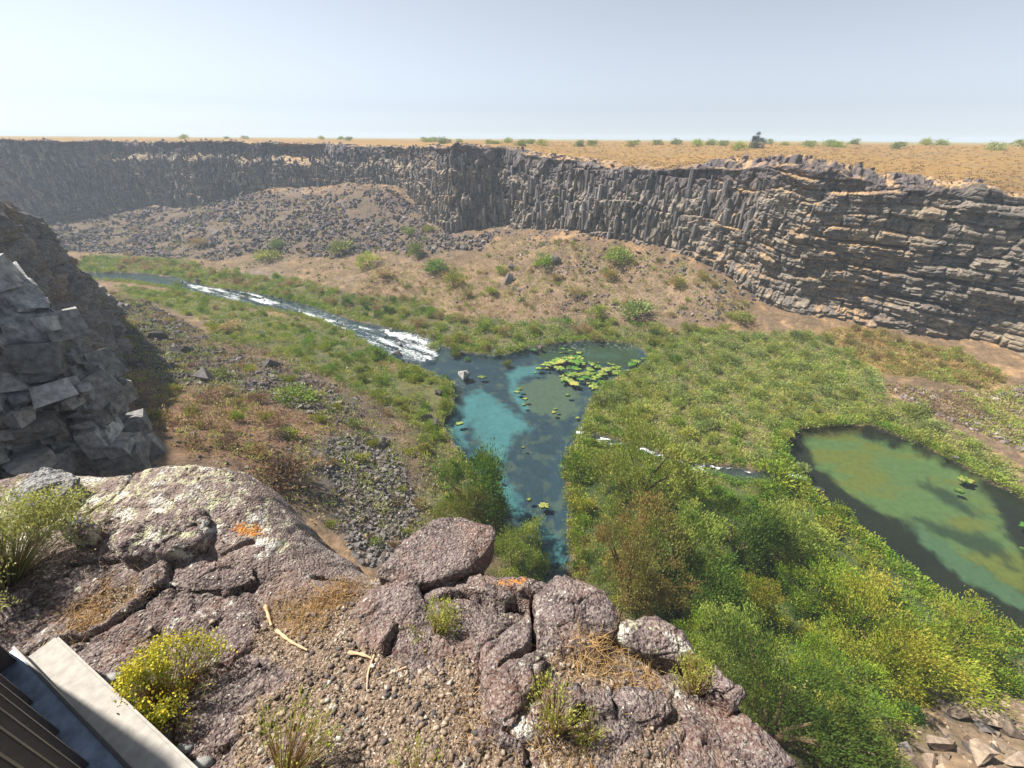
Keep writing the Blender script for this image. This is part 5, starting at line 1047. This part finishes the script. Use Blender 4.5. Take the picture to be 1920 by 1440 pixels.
for i, (px, py, wp) in enumerate(MATS):
    zz = ZP if px > 1400 else -40.0; p = at(px, py, zz); rdx = wp * (p[1] * cp - p[2] * sp) / FPX * .72
    n = 40; a = np.linspace(0, 2 * math.pi, n, endpoint=False); rr_ = 1 + rng.normal(0, .07, n) + fbm(np.cos(a) * 1.8 + i * 5, np.sin(a) * 1.8, o=4, seed=600, g=.7) * 1.1
    rings = [0.02, .4, .75, .92, 1.0, .9]; zs = [.03, .035, .03, .02, 0, -.3]
    Gm = np.stack([np.stack([np.cos(a) * rr_ * k, np.sin(a) * rr_ * k * .75, np.full(n, z_)], 1) for k, z_ in zip(rings, zs)], 1)
    Gm[..., 2] += fbm(Gm[..., 0] * 3 + i, Gm[..., 1] * 3, o=3, seed=601) * .03 * (Gm[..., 2] > 0)
    t_ = fbm(Gm[..., 0] * 2.5 + i * 3, Gm[..., 1] * 2.5, o=3, seed=602) * .5 + .5 + rng.normal(0, .1)
    cm = mixc((.035, .12, .012), (.25, .28, .045), ss(.40, .66, t_)); cm = mixc(cm, (.28, .22, .09), ss(.62, .75, t_) * .6); cm[:, -1] = (.03, .09, .02)
    me = mesh_np('weed_mat', Gm * [rdx, rdx, 1], gridfaces(n, 6, True), cm)
    lb = ('large ' if wp > 14 else 'small ' if wp < 10 else 'mid-sized ') + 'yellow-green weed mat in the ' + ('far ' if py < 680 else 'near ' if py > 703 else 'middle ') + ('left' if px < 1065 else 'right' if px > 1122 else 'central') + ' part of the mat cluster' if px < 1210 and py < 728 else ('small green weed tuft in the blue pool, ' + ('left' if px < 940 else 'right' if px > 1030 else 'centre') + (', by the head' if py < 765 else ', by the lower end' if py > 880 else ', halfway down') if px < 1400 else 'yellow-green weed mat in the right hand pond, ' + ['larger of the two by the far bank', 'smaller of the two by the far bank', 'upper one at the picture edge', 'lower one at the picture edge'][max(0, i - len(MATS) + 4)])
    o = link('weed_mat', me, M_weed, label=lb, cat='weed mat', group='floating weed mats', loc=(p[0], p[1], zz)); o.rotation_euler = (0, 0, random.uniform(-.6, .6))
# boulders in and beside the river, and single large ones
def boulder_mesh(seed, col_):
    r = random.Random(seed); hv, hf = hull_mesh('b', seed, 11, (1, .85, .8)); bm = bmesh.new(); vv = [bm.verts.new(q) for q in hv]
    for f in hf: bm.faces.new([vv[i] for i in f])
    bmesh.ops.subdivide_edges(bm, edges=bm.edges[:], cuts=3, use_grid_fill=True); bmesh.ops.triangulate(bm, faces=bm.faces[:]); bm.normal_update()
    P = np.array([v.co[:] for v in bm.verts]); N_ = np.array([v.normal[:] for v in bm.verts]); h = fbm(P[:, 0] * 3.5, P[:, 1] * 3.5, P[:, 2] * 3.5, 3, seed) * .045 - .02
    P = P + N_ * h[:, None]; bm.verts.index_update(); Fc = np.array([[v.index for v in f.verts] for f in bm.faces]); bm.free()
    return mesh_np('boulder', P, Fc, np.tile(np.array(col_), (len(P), 1)) * rng.uniform(.85, 1.15, (len(P), 1)), False)
BOULD = [(868, 713, 24, 'grey', 'pale grey boulder in the shallows at the head of the pool'), (747, 676, 22, 'dark', 'boulder below the rapids on the left bank'), (925, 663, 14, 'grey', 'grey stone on the far bank, left of the pool mats'), (1013, 654, 10, 'pale', 'small white stone at the far edge of the pool'), (866, 664, 12, 'dark', 'dark stone between the river tufts'),
 (797, 786, 28, 'dark', 'larger of two dark boulders at the left pool edge'), (818, 798, 24, 'dark', 'smaller of two dark boulders at the left pool edge'), (825, 738, 20, 'dark', 'dark boulder in the left bank greenery'), (733, 628, 12, 'dark', 'dark rock in the white rapids'), (725, 640, 9, 'dark', 'small dark rock lower in the rapids'), (810, 631, 14, 'grey', 'grey rock at the far edge of the rapids'),
 (952, 528, 26, 'dark', 'black boulder standing alone on the sandy flat'), (960, 505, 18, 'dark', 'dark boulder just above the black one'), (1040, 490, 24, 'dark', 'dark boulder beside the bright green slope bush'), (405, 440, 22, 'dark', 'large dark block in the left talus'), (395, 462, 16, 'dark', 'block below the large one in the left talus'), (447, 478, 14, 'dark', 'small block at the left talus foot'),
 (510, 685, 40, 'dark', 'big dark rounded boulder on the near bank slope'), (385, 715, 40, 'dark', 'jagged dark boulder beside the grey-green near bush'), (300, 635, 30, 'dark', 'dark angular boulder in the near rock field'), (340, 660, 34, 'dark', 'large dark boulder in the near rock field, lower'), (715, 835, 26, 'dark', 'dark boulder at the top of the near scree'), (1835, 1345, 60, 'pale', 'tall pale brown boulder casting a black shadow, lower right'), (1798, 1345, 40, 'pale', 'leaning pale slab left of the tall boulder, lower right'), (1885, 1368, 48, 'pale', 'pale boulder right of the tall one, lower right'), (1760, 1405, 50, 'pale', 'broad pale boulder at the lower edge among the rocks'), (1835, 1420, 50, 'pale', 'flat pale boulder at the bottom edge below the tall one'), (1900, 1425, 45, 'pale', 'pale boulder in the bottom right corner'), (1705, 1430, 36, 'pale', 'pale boulder at the foot of the scrubby bush, lower right'), (1850, 1305, 30, 'pale', 'pale boulder above the tall one, at the thicket edge'), (380, 562, 14, 'dark', 'low dark rock at the far river edge'), (375, 530, 18, 'dark', 'wet dark rock where the far rapids begin'), (555, 600, 12, 'dark', 'dark rock in the river bend'), (1530, 920, 20, 'dark', 'dark rock at the pond outlet'), (1790, 862, 14, 'grey', 'flat grey stone on the far pond edge')]
for i, (px, py, wp, tn, lb) in enumerate(BOULD):
    p = cast(px, py); d = p[1] * cp - p[2] * sp; s0 = wp * d / FPX * 1.1
    zz = max(p[2], float(zw_river(p[1])) - .1 if px < 1300 and py > 500 else -99)
    col_ = dict(grey=(.26, .25, .24), dark=(.11, .10, .10), pale=(.20, .155, .12))[tn]
    o = link('boulder', boulder_mesh(700 + i, col_), M_stone, label=lb, cat='boulder', loc=(p[0], p[1], zz + s0 * .18)); o.scale = (s0, s0, s0); o.rotation_euler = (random.uniform(-.3, .3), random.uniform(-.3, .3), random.uniform(0, 6))

# ------------------------------------------------------------------ plants, grass and sticks on the ledge
M_fg = leaf_mat('ledge_plant', .3, .05, .005)
def ledge_plant(name, px, py, wd, h, label, nst, pal_leaf, pal_stem, lean=(0, 0), flower=None, lsz=.016):
    p = on_ledge(px, py); e = link(name, None, label=label, cat='shrub', loc=p)
    nb = 11; ka = rng.uniform(0, 6.283, nb); kr = np.sqrt(rng.random(nb)); kk = rng.integers(0, nb, nst); a = ka[kk] + rng.normal(0, .28, nst); r = np.clip(kr[kk] + rng.normal(0, .13, nst), 0, 1.1) * wd * .5
    base = np.stack([np.cos(a) * r * .22, np.sin(a) * r * .22, np.zeros(nst) - .02], 1)
    hh = h * np.sqrt(np.clip(1 - (r / (wd * .5)) ** 2 * .75, .1, 1)) * rng.uniform(.75, 1.1, nst)
    tip = np.stack([np.cos(a) * r + lean[0], np.sin(a) * r + lean[1], hh], 1)
    v_, f_, c_ = blades(base, tip, np.full(nst, .0022), pick(pal_stem, nst), 4, np.stack([np.cos(a), np.sin(a), 0 * a], 1) * wd * -.12)
    link('stems', mesh_np('stems', v_, f_, c_, False), M_fg, e)
    nl = nst * 9; k = rng.integers(0, nst, nl); t = rng.uniform(.42, 1, nl) ** .55
    q = base[k] + (tip - base)[k] * t[:, None] + rng.normal(size=(nl, 3)) * .010 * (wd / .3) ** .5
    d = (tip - base)[k] * .7 / h + rng.normal(size=(nl, 3)) * .5 + [0, 0, .4]
    v_, f_, c_ = leaves(q, d, rng.uniform(.7, 1.4, nl) * lsz, rng.uniform(.8, 1.2, nl) * lsz * .16, pick(pal_leaf, nl, .25)); fo_ = link('foliage', mesh_np('foliage', v_, f_, c_, False), M_fg, e)
    if flower:
        nf = nst * 7; k = rng.integers(0, nst, nf); q = tip[k] + rng.normal(size=(nf, 3)) * [.012, .012, .008]
        v_, f_, c_ = leaves(q, rng.normal(size=(nf, 3)) + [0, 0, .8], .010, .004, pick(flower, nf, .2)); link('flowers', mesh_np('flowers', v_, f_, c_, False), M_fg, fo_)
YG = [(.34, .38, .07), (.28, .34, .06), (.42, .42, .09)]; ST = [(.36, .21, .08), (.30, .17, .07), (.25, .2, .07)]; FL = [(.62, .52, .04), (.5, .48, .06)]
ledge_plant('rabbitbrush', 305, 1335, .37, .29, 'large yellow-flowering shrub with orange stems beside the concrete kerb', 330, YG, ST, (.03, .06), FL)
ledge_plant('rabbitbrush', 815, 1185, .24, .17, 'small yellow-green plant right of the low dark boulder', 130, YG, [(.42, .33, .2), (.36, .3, .14)], (0, .01), None, .014)
ledge_plant('rabbitbrush', 0, 1085, .8, .40, 'large pale green feathery shrub at the left edge on the slab', 620, [(.33, .38, .17), (.40, .43, .19), (.45, .46, .12)], [(.30, .24, .13), (.25, .26, .13)], (0, .08), [(.5, .5, .14)], .022)
ledge_plant('rabbitbrush', 525, 1455, .36, .2, 'sparse yellow-green plant at the bottom edge, left of centre', 120, YG, ST, (0, .06), None, .014)
ledge_plant('rabbitbrush', 1040, 1370, .24, .2, 'spindly yellow-green plant right of the wedge-shaped rock', 110, YG, [(.40, .30, .16), (.36, .24, .1)], (-.01, .05), None, .013)
ledge_plant('rabbitbrush', 1300, 1300, .2, .17, 'yellow-green plant on the right brink above the gravel', 110, YG, [(.40, .30, .14), (.36, .24, .1)], (0, .03), None, .013)
ledge_plant('rabbitbrush', 1100, 1385, .14, .09, 'tiny sprawling green sprig beside the spindly plant', 50, YG, [(.40, .28, .14)], (.02, .02), None, .011)
ledge_plant('rabbitbrush', 780, 1470, .2, .12, 'faint green sprig at the bottom edge in the gravel', 60, YG, ST, (0, .03), None, .012)
ledge_plant('rabbitbrush', 310, 1425, .08, .05, 'little green sprig under the large yellow-flowering shrub', 40, [(.2, .3, .05)], ST, (0, 0), None, .011)
M_dry = leaf_mat('dry_grass', .3, .08, .005)
def dry_grass(px0, py0, px1, py1, n, h, label):
    a = on_ledge(px0, py0); b = on_ledge(px1, py1); t = rng.random(n)[:, None]; base = a * (1 - t) + b * t; base[:, :2] += rng.normal(size=(n, 2)) * .05
    for q in base: q[2] = ledge_z(q[0], q[1]) - .005
    d = rng.normal(size=(n, 3)) * [1, 1, .35]; d[:, 2] = np.abs(d[:, 2]) + .12; d /= np.linalg.norm(d, axis=1, keepdims=True); L_ = rng.uniform(.4, 1.2, (n, 1)) * h
    v_, f_, c_ = blades(base - a, base - a + d * L_, np.full(n, .0013), pick([(.50, .32, .13), (.42, .27, .11), (.55, .38, .18)], n, .2), 3, rng.normal(size=(n, 3)) * h * .25)
    link('dry_grass', mesh_np('dry_grass', v_, f_, c_, False), M_dry, label=label, cat='grass', loc=a)
dry_grass(540, 1170, 665, 1100, 900, .09, 'tangled straw-coloured grass left of the low dark boulder')
dry_grass(520, 1120, 600, 1190, 500, .08, 'thin straw grass around the pale sticks')
dry_grass(1075, 1250, 1150, 1205, 600, .10, 'dry grass tuft under the rounded brink boulder')
dry_grass(1150, 1270, 1230, 1280, 350, .08, 'flattened dry grass right of the tuft under the boulder')
dry_grass(130, 1180, 200, 1100, 420, .08, 'orange dry grass strip on the left rock above the kerb')
dry_grass(200, 1120, 275, 1105, 300, .07, 'short dry grass on the left rock, right of the orange strip')
dry_grass(690, 1090, 760, 1075, 220, .06, 'dry grass in the notch below the jutting block')
dry_grass(860, 1300, 900, 1370, 250, .06, 'sparse dry grass left of the wedge-shaped rock')
dry_grass(1000, 1410, 1120, 1400, 320, .07, 'dry grass around the spindly yellow-green plant')
M_stick = plain_mat('bleached_wood', (.55, .38, .24), .8, 0, .2, 40, .2, .2, .002)
for P_, r_, lb in (([(499, 1138), (503, 1152), (511, 1178)], .009, 'short bleached stick lying in the dry grass'), ([(520, 1184), (545, 1205), (578, 1222)], .008, 'long bleached stick below the short one'), ([(655, 1226), (680, 1229), (700, 1238)], .008, 'pale pinkish stick below the low dark boulder'), ([(702, 1230), (690, 1262), (688, 1300)], .005, 'thin upright stick across the gravel'), ([(762, 1252), (730, 1265), (705, 1276)], .004, 'thin twig right of the upright stick')):
    W = []
    for px, py in P_: q = on_ledge(px, py); W.append(q + [0, 0, r_ * 1.6])
    W = np.array(W); o0_ = W[0].copy(); W -= o0_; _, Q = resample(W, .008, .02); V = []
    for k, q in enumerate(Q):
        rr_ = r_ * (1 - .5 * k / len(Q)) * (1 + .2 * math.sin(k * .9))
        t_ = Q[min(k + 1, len(Q) - 1)] - Q[max(k - 1, 0)]; t_ /= np.linalg.norm(t_) + 1e-9; s1 = np.cross(t_, [0, 0, 1.]); s1 /= np.linalg.norm(s1) + 1e-9; s2 = np.cross(s1, t_)
        V.append([q + (s1 * math.cos(a_) + s2 * math.sin(a_)) * rr_ for a_ in np.linspace(0, 2 * math.pi, 7)])
    link('stick', mesh_np('stick', np.array(V), gridfaces(len(Q), 7)), M_stick, label=lb, cat='stick', loc=o0_)

# ------------------------------------------------------------------ haze
bm = bmesh.new(); bmesh.ops.create_cube(bm, size=1); me = bpy.data.meshes.new('haze'); bm.to_mesh(me); bm.free()
hm = bpy.data.materials.new('haze'); hm.use_nodes = True; hn = hm.node_tree; hn.nodes.remove(hn.nodes['Principled BSDF'])
pv_ = hn.nodes.new('ShaderNodeVolumePrincipled'); pv_.inputs['Color'].default_value = (.70, .83, 1, 1); pv_.inputs['Density'].default_value = .0005; pv_.inputs['Anisotropy'].default_value = 0.0
hn.links.new(pv_.outputs[0], hn.nodes['Material Output'].inputs['Volume'])
hz = link('haze', me, hm, kind='stuff', label='thin pale haze filling the canyon air', cat='haze'); hz.scale = (4000, 4000, 66); hz.location = (0, 0, -23)
print('done', round(time.time() - T0, 1))
